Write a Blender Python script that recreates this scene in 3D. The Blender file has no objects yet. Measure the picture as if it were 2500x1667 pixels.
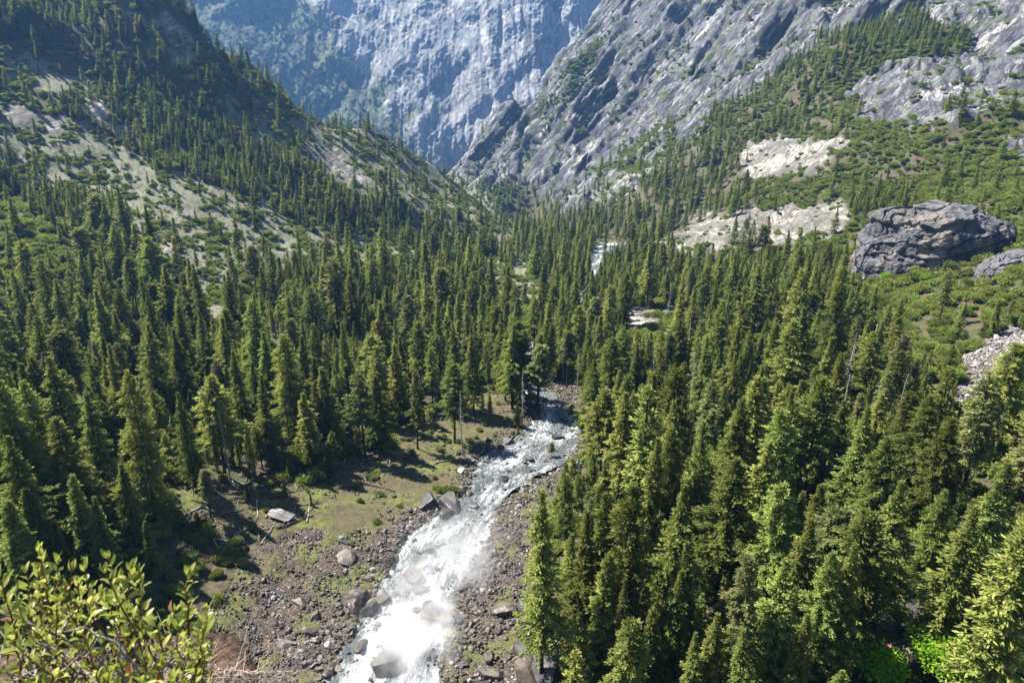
import bpy, math, random, time
import numpy as np
from mathutils import Vector, Matrix, Euler
T0 = time.time()
rng = np.random.default_rng(7)
random.seed(7)
C = bpy.context.scene

# ------------------------------------------------------------------ camera, world, sun, exposure
PITCH = math.radians(19.5)
FOC = 24.0
CAMZ = 150.0
cam_d = bpy.data.cameras.new('camera'); cam = bpy.data.objects.new('camera', cam_d)
C.collection.objects.link(cam); C.camera = cam
cam.location = (0, 0, CAMZ); cam.rotation_euler = (math.pi/2 - PITCH, 0, 0)
cam_d.lens = FOC; cam_d.sensor_width = 36; cam_d.clip_start = 0.1; cam_d.clip_end = 30000
cam_d.dof.use_dof = True; cam_d.dof.focus_distance = 300; cam_d.dof.aperture_fstop = 9.0

SUN_AZ = math.radians(-64)      # measured from +Y (forward), negative is left
SUN_EL = math.radians(53)
w = bpy.data.worlds.new('World'); C.world = w; w.use_nodes = True
nt = w.node_tree; nt.nodes.clear()
sky = nt.nodes.new('ShaderNodeTexSky'); sky.sky_type = 'NISHITA'; sky.sun_disc = False
sky.sun_elevation = SUN_EL; sky.sun_rotation = SUN_AZ; sky.altitude = 1500
bgn = nt.nodes.new('ShaderNodeBackground'); bgn.inputs[1].default_value = 0.052
outw = nt.nodes.new('ShaderNodeOutputWorld')
nt.links.new(sky.outputs[0], bgn.inputs[0]); nt.links.new(bgn.outputs[0], outw.inputs[0])
sun_d = bpy.data.lights.new('sun', 'SUN'); sun = bpy.data.objects.new('sun', sun_d)
C.collection.objects.link(sun)
sun_d.energy = 5.0; sun_d.angle = math.radians(0.5); sun_d.color = (1.0, 0.95, 0.87)
sdir = Vector((math.sin(SUN_AZ)*math.cos(SUN_EL), math.cos(SUN_AZ)*math.cos(SUN_EL), math.sin(SUN_EL)))
sun.rotation_euler = sdir.to_track_quat('Z', 'Y').to_euler()
C.view_settings.view_transform = 'Standard'; C.view_settings.look = 'None'
C.view_settings.exposure = 2.1; C.view_settings.gamma = 1.0; C.view_settings.use_curve_mapping = False
C.render.engine = 'CYCLES'
cy = C.cycles
cy.max_bounces = 4; cy.diffuse_bounces = 2; cy.glossy_bounces = 1; cy.transmission_bounces = 2
cy.volume_bounces = 2; cy.transparent_max_bounces = 6; cy.use_adaptive_sampling = False
cy.sample_clamp_indirect = 6; cy.volume_step_rate = 1.0; cy.volume_max_steps = 64
cy.use_denoising = True; cy.denoiser = 'OPENIMAGEDENOISE'; cy.denoising_input_passes = 'RGB_ALBEDO_NORMAL'; cy.denoising_prefilter = 'ACCURATE'
HAZE_DENSITY = 0.40e-4
HAZE_COLOR = (0.20, 0.45, 0.95)

# ------------------------------------------------------------------ projection helpers (picture units: 2352 wide reading of the photo)
K = 2500/2352.0
F = 2500*FOC/36.0
cp, sp = math.cos(PITCH), math.sin(PITCH)
def ray(u, v):
    """direction through reading (u, v), scaled so that the step along the view axis is 1"""
    a = (u*K - 1250)/F; b = -(v*K - 833.5)/F
    return np.array([a, cp + b*sp, -sp + b*cp])
def W(u, v, depth):
    return np.array([0, 0, CAMZ]) + ray(u, v)*depth
def project(x, y, z):
    dx, dy, dz = x, y, z - CAMZ
    dep = dy*cp - dz*sp
    dep = np.where(dep < 0.01, 0.01, dep)
    up = dy*sp + dz*cp
    return (dx/dep*F + 1250)/K, (833.5 - up/dep*F)/K, dep
def smooth(e0, e1, x):
    t = np.clip((x - e0)/(e1 - e0), 0, 1)
    return t*t*(3 - 2*t)

# ------------------------------------------------------------------ noise
_perm = np.random.default_rng(3).permutation(256).astype(np.int64)
_perm = np.concatenate([_perm, _perm, _perm])
_g = np.random.default_rng(5).normal(size=(256, 3)); _g /= np.linalg.norm(_g, axis=1)[:, None]
_g = _g.astype(np.float32)
def noise3(P):
    P = np.asarray(P, dtype=np.float64)
    i = np.floor(P).astype(np.int64); f = (P - i).astype(np.float32)
    i &= 255
    u = f*f*f*(f*(f*6 - 15) + 10)
    res = np.zeros(len(P), np.float32)
    for dx in (0, 1):
        wx = u[:, 0] if dx else 1 - u[:, 0]
        a = _perm[i[:, 0] + dx]
        for dy in (0, 1):
            wy = u[:, 1] if dy else 1 - u[:, 1]
            b = _perm[a + i[:, 1] + dy]
            for dz in (0, 1):
                wz = u[:, 2] if dz else 1 - u[:, 2]
                g = _g[_perm[b + i[:, 2] + dz]]
                d = g[:, 0]*(f[:, 0] - dx) + g[:, 1]*(f[:, 1] - dy) + g[:, 2]*(f[:, 2] - dz)
                res += wx*wy*wz*d
    return res*1.5
def fbm(P, oct=4, lac=2.03, gain=0.5):
    s = 0; a = 1.0; P = np.array(P, dtype=np.float64)
    for k in range(oct):
        s = s + a*noise3(P + 17.3*k); P = P*lac; a *= gain
    return s
def ridged(P, oct=4, lac=2.1, gain=0.5):
    s = 0; a = 1.0; P = np.array(P, dtype=np.float64)
    for k in range(oct):
        s = s + a*(1 - np.abs(noise3(P + 31.7*k))*2); P = P*lac; a *= gain
    return s
def P3(x, y, z=0):
    return np.stack([np.asarray(x, float), np.asarray(y, float), np.broadcast_to(z, np.shape(x)).astype(float)], 1)

# ------------------------------------------------------------------ river course
RIV_Z0, RIV_S = 9.39, 0.0626
def riv_z(y): return RIV_Z0 - RIV_S*np.asarray(y, float)
def river_hit(u, v):
    d = ray(u, v); t = (RIV_Z0 - CAMZ)/(d[2] + RIV_S*d[1])
    return W(u, v, t)
edges = [(1680, 690, 985), (1620, 730, 985), (1560, 765, 1003), (1500, 790, 1012), (1400, 858, 1032), (1300, 905, 1078), (1250, 930, 1110),
         (1200, 990, 1132), (1150, 1060, 1152), (1100, 1088, 1215), (1060, 1108, 1290), (1030, 1150, 1312), (1000, 1200, 1330), (970, 1225, 1316),
         (940, 1237, 1300), (910, 1215, 1272), (880, 1198, 1242), (850, 1186, 1222), (810, 1188, 1218), (770, 1212, 1240), (730, 1262, 1290),
         (690, 1320, 1345), (650, 1352, 1376), (615, 1352, 1378), (590, 1358, 1392), (570, 1362, 1440), (558, 1370, 1450)]
RL = np.array([river_hit(a, v) for v, a, b in edges]); RR = np.array([river_hit(b, v) for v, a, b in edges])
def resample(A, n_per):
    out = []
    n = len(A)
    for i in range(n - 1):
        p0, p1, p2, p3 = A[max(i-1, 0)], A[i], A[i+1], A[min(i+2, n-1)]
        m = max(2, int(np.linalg.norm(p2 - p1)/n_per))
        for k in range(m):
            t = k/m
            out.append(0.5*((2*p1) + (-p0+p2)*t + (2*p0-5*p1+4*p2-p3)*t*t + (-p0+3*p1-3*p2+p3)*t**3))
    out.append(A[-1]); return np.array(out)
RLR = resample(np.concatenate([RL, RR], 1), 1.6)
RL_, RR_ = RLR[:, :3], RLR[:, 3:]
RC = (RL_ + RR_)/2; RW = np.linalg.norm(RR_ - RL_, axis=1)/2
sel = slice(None, None, 3)
def river_dist(x, y):
    """distance to the centre line minus the half width there (negative inside), chunked"""
    x = np.ravel(x); y = np.ravel(y); out = np.empty(len(x)); cx, cyy, cw = RC[sel, 0], RC[sel, 1], RW[sel]
    for s in range(0, len(x), 20000):
        d = np.hypot(x[s:s+20000, None] - cx[None], y[s:s+20000, None] - cyy[None]) - cw[None]
        out[s:s+20000] = d.min(1)
    return out

# ------------------------------------------------------------------ terrain height
crest_x = np.array([-1600, -900, -445, -366, -264, -138, 0, 80, 140])
crest_y = np.array([300, 620, 1000, 1071, 1152, 1183, 1197, 1225, 1260])
def drop1(x, y):
    d = y - np.interp(x, crest_x, crest_y)
    fade = 1 - smooth(20, 150, x)
    return 260*(1 - np.exp(-np.maximum(d, 0)*1.0/260))*fade
spur_x = np.array([-600, -147, -81, 114, 195, 253, 382, 700, 1400])
spur_y = np.array([1700, 1953, 2021, 2039, 2046, 2054, 2090, 2000, 1500])
def drop2(x, y):
    d = y - np.interp(x, spur_x, spur_y)
    return np.minimum(np.maximum(d, 0)*1.6, 900)
ctl = []
def cz(x, y, z): ctl.append((x, y, z))
def cw(u, v, d): p = W(u, v, d); ctl.append(tuple(p))
# banks and floor
for y in range(100, 1100, 90):
    i = np.argmin(np.abs(RC[:, 1] - y)); x = RC[i, 0]; wd = RW[i]
    for s in (-1, 1):
        cz(x + s*(wd + 6), y, riv_z(y) + 1.5)
        if y < 600: cz(x + s*(wd + 55), y, riv_z(y) + (5 if s < 0 else 9))
cz(-130, 150, 18); cz(-130, 260, 8); cz(-190, 180, 42); cz(-200, 300, 22); cz(-260, 220, 60); cz(-240, 400, 14)
cz(-60, 60, 30); cz(0, 40, 30); cz(60, 60, 30); cz(-160, 60, 60); cz(150, 60, 45); cz(300, 100, 90); cz(-350, 120, 140)
cz(127, 132, 16); cz(172, 198, 20); cz(262, 329, 34); cz(230, 200, 45); cz(120, 260, 8); cz(150, 420, -8); cz(90, 520, -22)
cz(330, 430, 42); cz(240, 430, 14); cz(420, 330, 95); cz(240, 560, 4); cz(200, 640, -14); cz(140, 750, -34)
cw(0, 640, 470); cw(0, 450, 610); cw(0, 230, 720); cw(0, 0, 830); cw(-150, 100, 800); cw(-200, 500, 520); cw(-200, 800, 380)
cw(250, 560, 560); cw(300, 420, 690); cw(300, 200, 820); cw(200, 80, 870); cw(200, 700, 470); cw(480, 640, 560); cw(520, 500, 700)
cw(650, 560, 690); cw(700, 440, 830); cw(560, 300, 880); cw(850, 600, 720); cw(900, 500, 900); cw(1000, 580, 880)
cw(400, 0, 900); cw(500, 110, 950); cw(602, 182, 1000); cw(700, 265, 1050); cw(800, 294, 1100); cw(900, 330, 1130); cw(988, 378, 1150); cw(1080, 450, 1180); cw(1176, 527, 1200)
cw(330, -60, 880); cw(0, -120, 880)
# gorge beyond the left spur
cz(60, 1400, -100); cz(70, 1605, -111); cz(-60, 1650, -160); cz(-150, 1500, -170); cz(-300, 1700, -190); cz(-400, 1400, -120)
cw(1200, 470, 1700); cw(1250, 520, 1420)
# right massif
cw(1060, 385, 1900); cw(1110, 290, 1930); cw(1180, 240, 1930); cw(1270, 170, 1900); cw(1340, 70, 1870); cw(1390, 0, 1850); cw(1500, -100, 1850)
cw(1300, 450, 1500); cw(1180, 400, 1760); cw(1330, 330, 1640); cw(1500, 300, 1470); cw(1450, 150, 1680); cw(1600, 100, 1560); cw(1700, 200, 1280); cw(1700, 0, 1550)
cw(1900, 0, 1400); cw(2150, 0, 1240); cw(2352, 0, 1100); cw(2100, 150, 1050); cw(2100, 300, 850); cw(2352, 230, 850); cw(2352, 400, 700)
cw(1950, 120, 1130); cw(1950, 280, 960); cw(1800, 380, 990); cw(1550, 540, 850); cw(1900, 490, 790); cw(1500, 450, 1130); cw(1650, 400, 1120); cw(1400, 520, 1160)
cw(2352, 620, 470); cw(2200, 480, 640); cw(2000, 600, 600); cw(2600, 300, 750); cw(2600, 0, 1000); cw(2600, 600, 430); cw(2100, -200, 1350); cw(2500, -250, 1150)
cw(1800, 640, 640); cw(1650, 620, 720)
ctl = np.array(ctl)
def fit_tps(P, z, lam=40.0):
    n = len(P); S = 500.0
    X = P/S
    r2 = ((X[:, None] - X[None])**2).sum(-1)
    Kk = 0.5*r2*np.log(r2 + 1e-9)
    Kk += np.eye(n)*lam*1e-4
    Q = np.concatenate([np.ones((n, 1)), X], 1)
    A = np.block([[Kk, Q], [Q.T, np.zeros((3, 3))]])
    s = np.linalg.solve(A, np.concatenate([z, np.zeros(3)]))
    def ev(x, y):
        sh = np.shape(x); x = np.ravel(x)/S; y = np.ravel(y)/S; out = np.empty(len(x))
        for a in range(0, len(x), 20000):
            xx, yy = x[a:a+20000], y[a:a+20000]
            q2 = (xx[:, None] - X[None, :, 0])**2 + (yy[:, None] - X[None, :, 1])**2
            out[a:a+20000] = (0.5*q2*np.log(q2 + 1e-9)) @ s[:n] + s[n] + s[n+1]*xx + s[n+2]*yy
        return out.reshape(sh)
    return ev
tps = fit_tps(ctl[:, :2], ctl[:, 2] + drop1(ctl[:, 0], ctl[:, 1]) + drop2(ctl[:, 0], ctl[:, 1]))
GS = 6.0; GX0, GX1, GY0, GY1 = -1700, 2000, -30, 2700
gx = np.arange(GX0, GX1, GS); gy = np.arange(GY0, GY1, GS)
GXm, GYm = np.meshgrid(gx, gy)
H = tps(GXm, GYm) - drop1(GXm, GYm) - drop2(GXm, GYm)
rd = np.full(H.size, 999.0); near = (np.abs(GXm.ravel() - 40) < 330) & (GYm.ravel() < 1250)
rd[near] = river_dist(GXm.ravel()[near], GYm.ravel()[near]); rd = rd.reshape(H.shape)
big = fbm(P3(GXm.ravel()/130, GYm.ravel()/130), 4).reshape(H.shape)
amp = 3 + 22*smooth(500, 1500, GYm) + 8*smooth(200, 600, np.abs(GXm))
H = H + big*amp*smooth(10, 120, rd)
H = H + fbm(P3(GXm.ravel()/28, GYm.ravel()/28, 5.), 3).reshape(H.shape)*1.8*smooth(4, 40, rd)
def grid_h(x, y):
    x = np.asarray(x, float); y = np.asarray(y, float)
    fx = np.clip((x - GX0)/GS, 0, len(gx) - 1.001); fy = np.clip((y - GY0)/GS, 0, len(gy) - 1.001)
    ix = fx.astype(int); iy = fy.astype(int); tx = fx - ix; ty = fy - iy
    return (H[iy, ix]*(1-tx)*(1-ty) + H[iy, ix+1]*tx*(1-ty) + H[iy+1, ix]*(1-tx)*ty + H[iy+1, ix+1]*tx*ty)
def height(x, y):
    """ground height with the river bed cut in"""
    sh = np.shape(x); x = np.ravel(np.asarray(x, float)); y = np.ravel(np.asarray(y, float))
    h = grid_h(x, y)
    m = (np.abs(x - 40) < 260) & (y < 1250) & (y > 20)
    if m.any():
        d = river_dist(x[m], y[m]); rz = riv_z(y[m]); nz_ = np.zeros(len(d)); kk = np.abs(d) < 12; nz_[kk] = noise3(P3(x[m][kk]/3.5, y[m][kk]/3.5, 2.2))
        d = d + nz_*2.4
        bank = rz - 1.4 + 2.3*smooth(-2.5, 2.2, d)
        t = smooth(3, 38, d); h[m] = bank*(1 - t) + h[m]*t
    return h.reshape(sh)

# ------------------------------------------------------------------ ground cover map, polygons read off the photograph
POLY = [
 ('R', [(1020, 400), (1390, -80), (2600, -300), (2600, 240), (2290, 262), (2150, 275), (2060, 300), (1965, 265), (1970, 215), (1900, 110), (1820, 150), (1700, 230), (1560, 300), (1450, 390), (1380, 450), (1300, 505), (1250, 440), (1180, 415), (1100, 430)]),
 ('C', [(1560, 330), (1700, 230), (1820, 150), (1900, 100), (2040, 60), (2110, 40), (2140, 70), (2110, 110), (2040, 160), (1965, 205), (1965, 280), (1900, 300), (1700, 350)]),
 ('C', [(2070, 95), (2200, 45), (2245, 85), (2160, 135), (2080, 140)]),
 ('b', [(1380, 400), (1480, 320), (1640, 230), (1640, 280), (1500, 400), (1400, 480)]),
 ('b', [(1160, 300), (1250, 210), (1330, 100), (1390, 60), (1400, 120), (1300, 230), (1200, 330)]),
 ('B', [(1680, 420), (1800, 350), (1870, 300), (1965, 270), (2060, 300), (2180, 275), (2290, 262), (2352, 235), (2700, 200), (2700, 680), (2352, 660), (2200, 560), (2100, 480), (1950, 465), (1800, 480), (1700, 470)]),
 ('L', [(1700, 330), (1760, 310), (1830, 318), (1955, 318), (1940, 350), (1880, 390), (1800, 410), (1700, 412)]),
 ('R', [(2325, 320), (2400, 280), (2400, 430), (2340, 400)]),
 ('L', [(1470, 565), (1590, 500), (1700, 490), (1800, 470), (1950, 465), (1960, 500), (1900, 540), (1760, 560), (1640, 575), (1520, 580)]),
 ('S', [(640, 290), (700, 250), (800, 285), (980, 340), (1100, 440), (1190, 530), (1190, 590), (1060, 560), (960, 500), (830, 430), (700, 340)]),
 ('L', [(690, 325), (760, 335), (830, 395), (850, 440), (790, 425), (730, 390)]),
 ('S', [(0, 235), (100, 265), (230, 300), (330, 380), (480, 420), (620, 470), (700, 520), (860, 545), (1000, 590), (1100, 620), (1180, 640), (1000, 640), (860, 610), (700, 605), (640, 640), (560, 620), (470, 600), (330, 590), (250, 470), (100, 420), (0, 360)]),
 ('L', [(0, 250), (110, 258), (200, 285), (230, 310), (150, 305), (0, 280)]),
 ('L', [(340, 560), (420, 560), (440, 600), (400, 612), (350, 590)]),
 ('B', [(-200, 440), (60, 470), (140, 540), (260, 590), (200, 650), (60, 640), (-200, 700)]),
 ('L', [(180, 240), (230, 245), (330, 300), (300, 330), (240, 290)]),
 ('S', [(300, 20), (400, 40), (480, 130), (420, 150), (330, 80)]),
 ('L', [(385, 30), (410, 60), (400, 90), (370, 60)]),
 ('S', [(0, 120), (120, 150), (250, 200), (240, 240), (100, 210), (0, 180)]),
 ('S', [(500, 210), (640, 290), (700, 400), (620, 360), (520, 290)]),
 ('S', [(440, 600), (520, 620), (540, 740), (470, 740)]),
 ('S', [(1120, 590), (1200, 600), (1260, 640), (1260, 720), (1170, 700), (1120, 640)]),
 ('L', [(1430, 705), (1540, 705), (1550, 750), (1440, 760)]),
 ('B', [(1480, 750), (1620, 700), (1700, 700), (1620, 800), (1500, 800)]),
 ('B', [(1930, 640), (2060, 650), (2200, 700), (2352, 680), (2500, 690), (2500, 740), (2352, 750), (2270, 770), (2190, 880), (2080, 830), (1980, 740)]),
 ('T', [(2200, 850), (2290, 765), (2352, 752), (2500, 740), (2500, 800), (2320, 830), (2260, 900), (2230, 950), (2200, 940)]),
 ('M', [(395, 1120), (560, 1110), (720, 1105), (860, 1040), (940, 960), (1100, 905), (1240, 940), (1200, 1010), (1120, 1060), (1060, 1130), (960, 1190), (900, 1240), (760, 1230), (600, 1240), (450, 1200)]),
 ('G', [(450, 1345), (540, 1270), (620, 1230), (760, 1225), (880, 1200), (940, 1180), (1010, 1150), (1000, 1200), (930, 1280), (880, 1380), (800, 1480), (720, 1600), (600, 1750), (300, 1750), (440, 1500)]),
 ('D', [(300, 1240), (450, 1190), (590, 1230), (520, 1330), (480, 1450), (420, 1560), (150, 1560), (230, 1330)]),
 ('M', [(1200, 1130), (1290, 1070), (1330, 1110), (1260, 1170), (1210, 1200)]),
 ('G', [(1080, 1300), (1150, 1170), (1200, 1110), (1290, 1060), (1350, 1000), (1310, 930), (1240, 860), (1275, 850), (1340, 900), (1385, 1000), (1340, 1060), (1250, 1150), (1225, 1250), (1235, 1400), (1310, 1600), (1330, 1750), (950, 1750), (1030, 1450)]),
 ('S', [(2010, 1400), (2100, 1380), (2180, 1420), (2130, 1500), (2080, 1540), (2010, 1470)]),
]
def inpoly(x, y, P):
    c = np.zeros(len(x), bool); n = len(P); j = n - 1
    for i in range(n):
        xi, yi = P[i]; xj, yj = P[j]
        cond = ((yi > y) != (yj > y))
        xx = (xj - xi)*(y - yi)/((yj - yi) if yj != yi else 1e-9) + xi
        c ^= cond & (x < xx); j = i
    return c
def cover(x, y, z, jit=1.0):
    u, v, d = project(x, y, z)
    q = P3(x/22, y/22, z/22)
    u = u + fbm(q, 4, gain=0.65)*40*jit; v = v + fbm(q + 50, 4, gain=0.65)*24*jit
    code = np.full(len(u), ord('F'), np.int16)
    for c, P in POLY:
        code[inpoly(u, v, P)] = ord(c)
    return code
def is_(code, s): return np.isin(code, [ord(k) for k in s])

# ------------------------------------------------------------------ object helpers
def mesh_from(name, V, Fc, mats=(), mi=None, smooth_=False):
    me = bpy.data.meshes.new(name)
    V = np.asarray(V, np.float32); Fc = np.asarray(Fc, np.int32); k = Fc.shape[1]
    me.vertices.add(len(V)); me.vertices.foreach_set('co', V.ravel())
    me.loops.add(Fc.size); me.loops.foreach_set('vertex_index', Fc.ravel())
    me.polygons.add(len(Fc))
    me.polygons.foreach_set('loop_start', np.arange(0, Fc.size, k, dtype=np.int32))
    try: me.polygons.foreach_set('loop_total', np.full(len(Fc), k, np.int32))
    except Exception: pass
    for m in mats: me.materials.append(m)
    if mi is not None: me.polygons.foreach_set('material_index', np.asarray(mi, np.int32))
    me.polygons.foreach_set('use_smooth', np.full(len(Fc), smooth_))
    me.update(calc_edges=True); me.validate()
    return me
def link(name, me, parent=None, loc=None, rot=None, scl=None):
    o = bpy.data.objects.new(name, me); C.collection.objects.link(o)
    if parent is not None: o.parent = parent
    if loc is not None: o.location = loc
    if rot is not None: o.rotation_euler = rot
    if scl is not None: o.scale = scl
    return o
def tag(o, label=None, cat=None, group=None, kind=None):
    if label: o['label'] = label
    if cat: o['category'] = cat
    if group: o['group'] = group
    if kind: o['kind'] = kind
    return o
def setattr_f(me, name, arr):
    a = me.attributes.new(name, 'FLOAT', 'POINT'); a.data.foreach_set('value', np.asarray(arr, np.float32))
def grid_faces(nr, nc):
    i = np.arange((nr - 1)*(nc - 1)); r = i//(nc - 1); c = i % (nc - 1); a = r*nc + c
    return np.stack([a, a + 1, a + nc + 1, a + nc], 1)

# ------------------------------------------------------------------ materials
class N:
    def __init__(s, name):
        s.m = bpy.data.materials.new(name); s.m.use_nodes = True; s.t = s.m.node_tree; s.t.nodes.clear()
        s.out = s.t.nodes.new('ShaderNodeOutputMaterial')
    def n(s, typ, **kw):
        nd = s.t.nodes.new('ShaderNode' + typ)
        for k, v in kw.items(): setattr(nd, k, v)
        return nd
    def l(s, a, b): s.t.links.new(a, b)
    def setin(s, nd, i, v):
        if hasattr(v, 'links') or hasattr(v, 'is_output'): s.l(v, nd.inputs[i])
        else: nd.inputs[i].default_value = v
    def pos(s, scale=(1, 1, 1), obj=False, rot=(0, 0, 0)):
        src = s.n('TexCoord').outputs['Object'] if obj else s.n('NewGeometry').outputs['Position']
        mp = s.n('Mapping', vector_type='TEXTURE'); s.l(src, mp.inputs[0]); mp.inputs['Scale'].default_value = tuple(1/q for q in scale); mp.inputs['Rotation'].default_value = rot
        return mp.outputs[0]
    def noise(s, vec, scale, detail=4, rough=0.55, dist=0.0):
        nd = s.n('TexNoise'); s.l(vec, nd.inputs['Vector']); nd.inputs['Scale'].default_value = scale
        nd.inputs['Detail'].default_value = detail; nd.inputs['Roughness'].default_value = rough; nd.inputs['Distortion'].default_value = dist
        return nd.outputs[0]
    def vor(s, vec, scale, feature='F1', out=0, rand=1.0):
        nd = s.n('TexVoronoi', feature=feature); s.l(vec, nd.inputs['Vector']); nd.inputs['Scale'].default_value = scale
        nd.inputs['Randomness'].default_value = rand
        return nd.outputs[out]
    def ramp(s, f, lo, hi, a=0.0, b=1.0):
        nd = s.n('MapRange'); nd.clamp = True; s.l(f, nd.inputs[0])
        nd.inputs[1].default_value = lo; nd.inputs[2].default_value = hi; nd.inputs[3].default_value = a; nd.inputs[4].default_value = b
        return nd.outputs[0]
    def math(s, op, a, b=0.0):
        nd = s.n('Math', operation=op); s.setin(nd, 0, a); s.setin(nd, 1, b); return nd.outputs[0]
    def mix(s, f, a, b):
        nd = s.n('Mix', data_type='RGBA'); s.setin(nd, 0, f)
        for i, v in ((6, a), (7, b)):
            if isinstance(v, tuple): nd.inputs[i].default_value = (*v, 1) if len(v) == 3 else v
            else: s.l(v, nd.inputs[i])
        return nd.outputs[2]
    def attr(s, name): return s.n('Attribute', attribute_name=name).outputs['Fac']
    def bump(s, h, dist=1.0, strength=0.6, normal=None):
        nd = s.n('Bump'); nd.inputs['Strength'].default_value = strength; nd.inputs['Distance'].default_value = dist
        s.l(h, nd.inputs['Height'])
        if normal is not None: s.l(normal, nd.inputs['Normal'])
        return nd.outputs[0]
    def principled(s, col, rough=0.9, spec=0.2, normal=None, **kw):
        b = s.n('BsdfPrincipled'); s.setin(b, 'Base Color', (*col, 1) if isinstance(col, tuple) else col)
        s.setin(b, 'Roughness', rough); b.inputs['Specular IOR Level'].default_value = spec
        if normal is not None: s.l(normal, b.inputs['Normal'])
        for k, v in kw.items(): s.setin(b, k, v)
        s.l(b.outputs[0], s.out.inputs[0]); return b
def rock_color(m, p, light=(0.155, 0.15, 0.15), dark=(0.060, 0.060, 0.068), streak=None):
    big = m.noise(p, 0.018, 6, 0.6); med = m.noise(p, 0.11, 6, 0.62); fine = m.noise(p, 0.9, 4, 0.6)
    c = m.mix(m.ramp(big, 0.36, 0.62), dark, light)
    c = m.mix(m.ramp(med, 0.38, 0.60, 0, 0.75), c, tuple(v*0.55 for v in light))
    c = m.mix(m.ramp(med, 0.56, 0.68, 0, 0.6), c, tuple(min(1, v*1.25) for v in light))
    c = m.mix(m.ramp(fine, 0.35, 0.7, 0, 0.35), c, dark)
    return c
def mat_terrain():
    m = N('valley_ground')
    p = m.pos()
    ps = m.pos(scale=(0.30, 0.40, 1.7), rot=(0, math.radians(-50), 0))   # sheeting joints climb to the right
    rock, lightr, moss, gravel, scrub, litter = (m.attr(k) for k in ('rock', 'slab', 'moss', 'gravel', 'scrub', 'litter'))
    n1 = m.noise(p, 0.06, 6, 0.6); n2 = m.noise(p, 0.5, 5, 0.65); n3 = m.noise(p, 2.2, 4, 0.65)
    # litter and soil under the trees
    col = m.mix(m.ramp(n2, 0.35, 0.65), (0.035, 0.028, 0.018), (0.095, 0.072, 0.050))
    col = m.mix(m.ramp(n1, 0.44, 0.58, 0, 0.85), col, (0.040, 0.050, 0.016))
    # pale scrubby slope
    sc = m.mix(m.ramp(n2, 0.40, 0.68), (0.062, 0.060, 0.036), (0.19, 0.182, 0.155))
    sc = m.mix(m.ramp(n3, 0.5, 0.68), sc, (0.12, 0.15, 0.045))
    col = m.mix(m.ramp(m.math('ADD', scrub, m.math('MULTIPLY', n2, 0.3)), 0.45, 0.75), col, sc)
    # moss and grass
    mo = m.mix(m.ramp(n2, 0.36, 0.62), (0.060, 0.078, 0.014), (0.125, 0.140, 0.034))
    mo = m.mix(m.ramp(n1, 0.38, 0.55, 0, 0.9), mo, (0.075, 0.060, 0.036))
    mo = m.mix(m.ramp(n3, 0.48, 0.62, 0, 0.85), mo, (0.045, 0.038, 0.022)); mo = m.mix(m.ramp(m.noise(p, 0.22, 5, 0.7), 0.52, 0.60, 0, 0.8), mo, (0.05, 0.045, 0.025))
    col = m.mix(m.ramp(m.math('ADD', moss, m.math('MULTIPLY', n2, 0.4)), 0.6, 0.85), col, mo)
    # gravel
    v1 = m.vor(p, 1.1, 'F1', 1); v2 = m.vor(p, 2.6, 'F1', 1); ed = m.vor(p, 1.1, 'DISTANCE_TO_EDGE', 0)
    sep = m.n('SeparateColor'); m.l(v1, sep.inputs[0]); sep2 = m.n('SeparateColor'); m.l(v2, sep2.inputs[0])
    gr = m.mix(sep.outputs[0], (0.028, 0.021, 0.017), (0.085, 0.066, 0.052))
    gr = m.mix(m.ramp(sep2.outputs[1], 0.3, 1.0, 0, 0.8), gr, (0.095, 0.068, 0.045))
    gr = m.mix(m.ramp(sep2.outputs[0], 0.88, 0.97, 0, 0.7), gr, (0.24, 0.205, 0.175))
    gr = m.mix(m.ramp(n1, 0.47, 0.57, 0, 0.75), gr, (0.085, 0.10, 0.022)); gr = m.mix(m.ramp(n1, 0.36, 0.44, 0.7, 0), gr, (0.035, 0.032, 0.030))
    gr = m.mix(m.ramp(ed, 0.0, 0.12, 0.75, 0), gr, (0.02, 0.016, 0.013))
    col = m.mix(m.ramp(m.math('ADD', gravel, m.math('MULTIPLY', n2, 0.35)), 0.55, 0.75), col, gr)
    # granite
    rc = rock_color(m, p)
    st = m.noise(ps, 0.040, 8, 0.58, 0.4); st2 = m.noise(ps, 0.14, 6, 0.6); st0 = m.noise(ps, 0.014, 5, 0.6, 0.3)
    rc = m.mix(m.ramp(st0, 0.40, 0.56, 0.75, 0), rc, (0.085, 0.085, 0.10))
    rc = m.mix(m.ramp(st, 0.46, 0.58, 0.0, 0.85), rc, (0.20, 0.193, 0.19))
    rc = m.mix(m.ramp(st, 0.60, 0.68, 0.0, 0.55), rc, (0.36, 0.335, 0.30))
    rc = m.mix(m.ramp(st2, 0.47, 0.57, 0.0, 0.9), rc, (0.038, 0.038, 0.045))
    jl = m.math('ABSOLUTE', m.math('SUBTRACT', st, 0.5)); jl2 = m.math('ABSOLUTE', m.math('SUBTRACT', m.noise(ps, 0.07, 4, 0.5, 0.2), 0.52)); jl3 = m.math('ABSOLUTE', m.math('SUBTRACT', m.noise(ps, 0.20, 3, 0.5), 0.5))
    jt = m.math('MAXIMUM', m.ramp(jl, 0.0, 0.016, 1, 0), m.math('MAXIMUM', m.ramp(jl2, 0.0, 0.018, 1, 0), m.ramp(jl3, 0.0, 0.026, 0.9, 0)))
    rc = m.mix(m.math('MULTIPLY', jt, 0.85), rc, (0.03, 0.03, 0.035))
    vg = m.ramp(m.noise(p, 0.035, 8, 0.72), 0.53, 0.60, 0, 0.9)
    rc = m.mix(vg, rc, m.mix(m.ramp(n2, 0.4, 0.6), (0.03, 0.045, 0.016), (0.10, 0.12, 0.045)))
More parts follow.
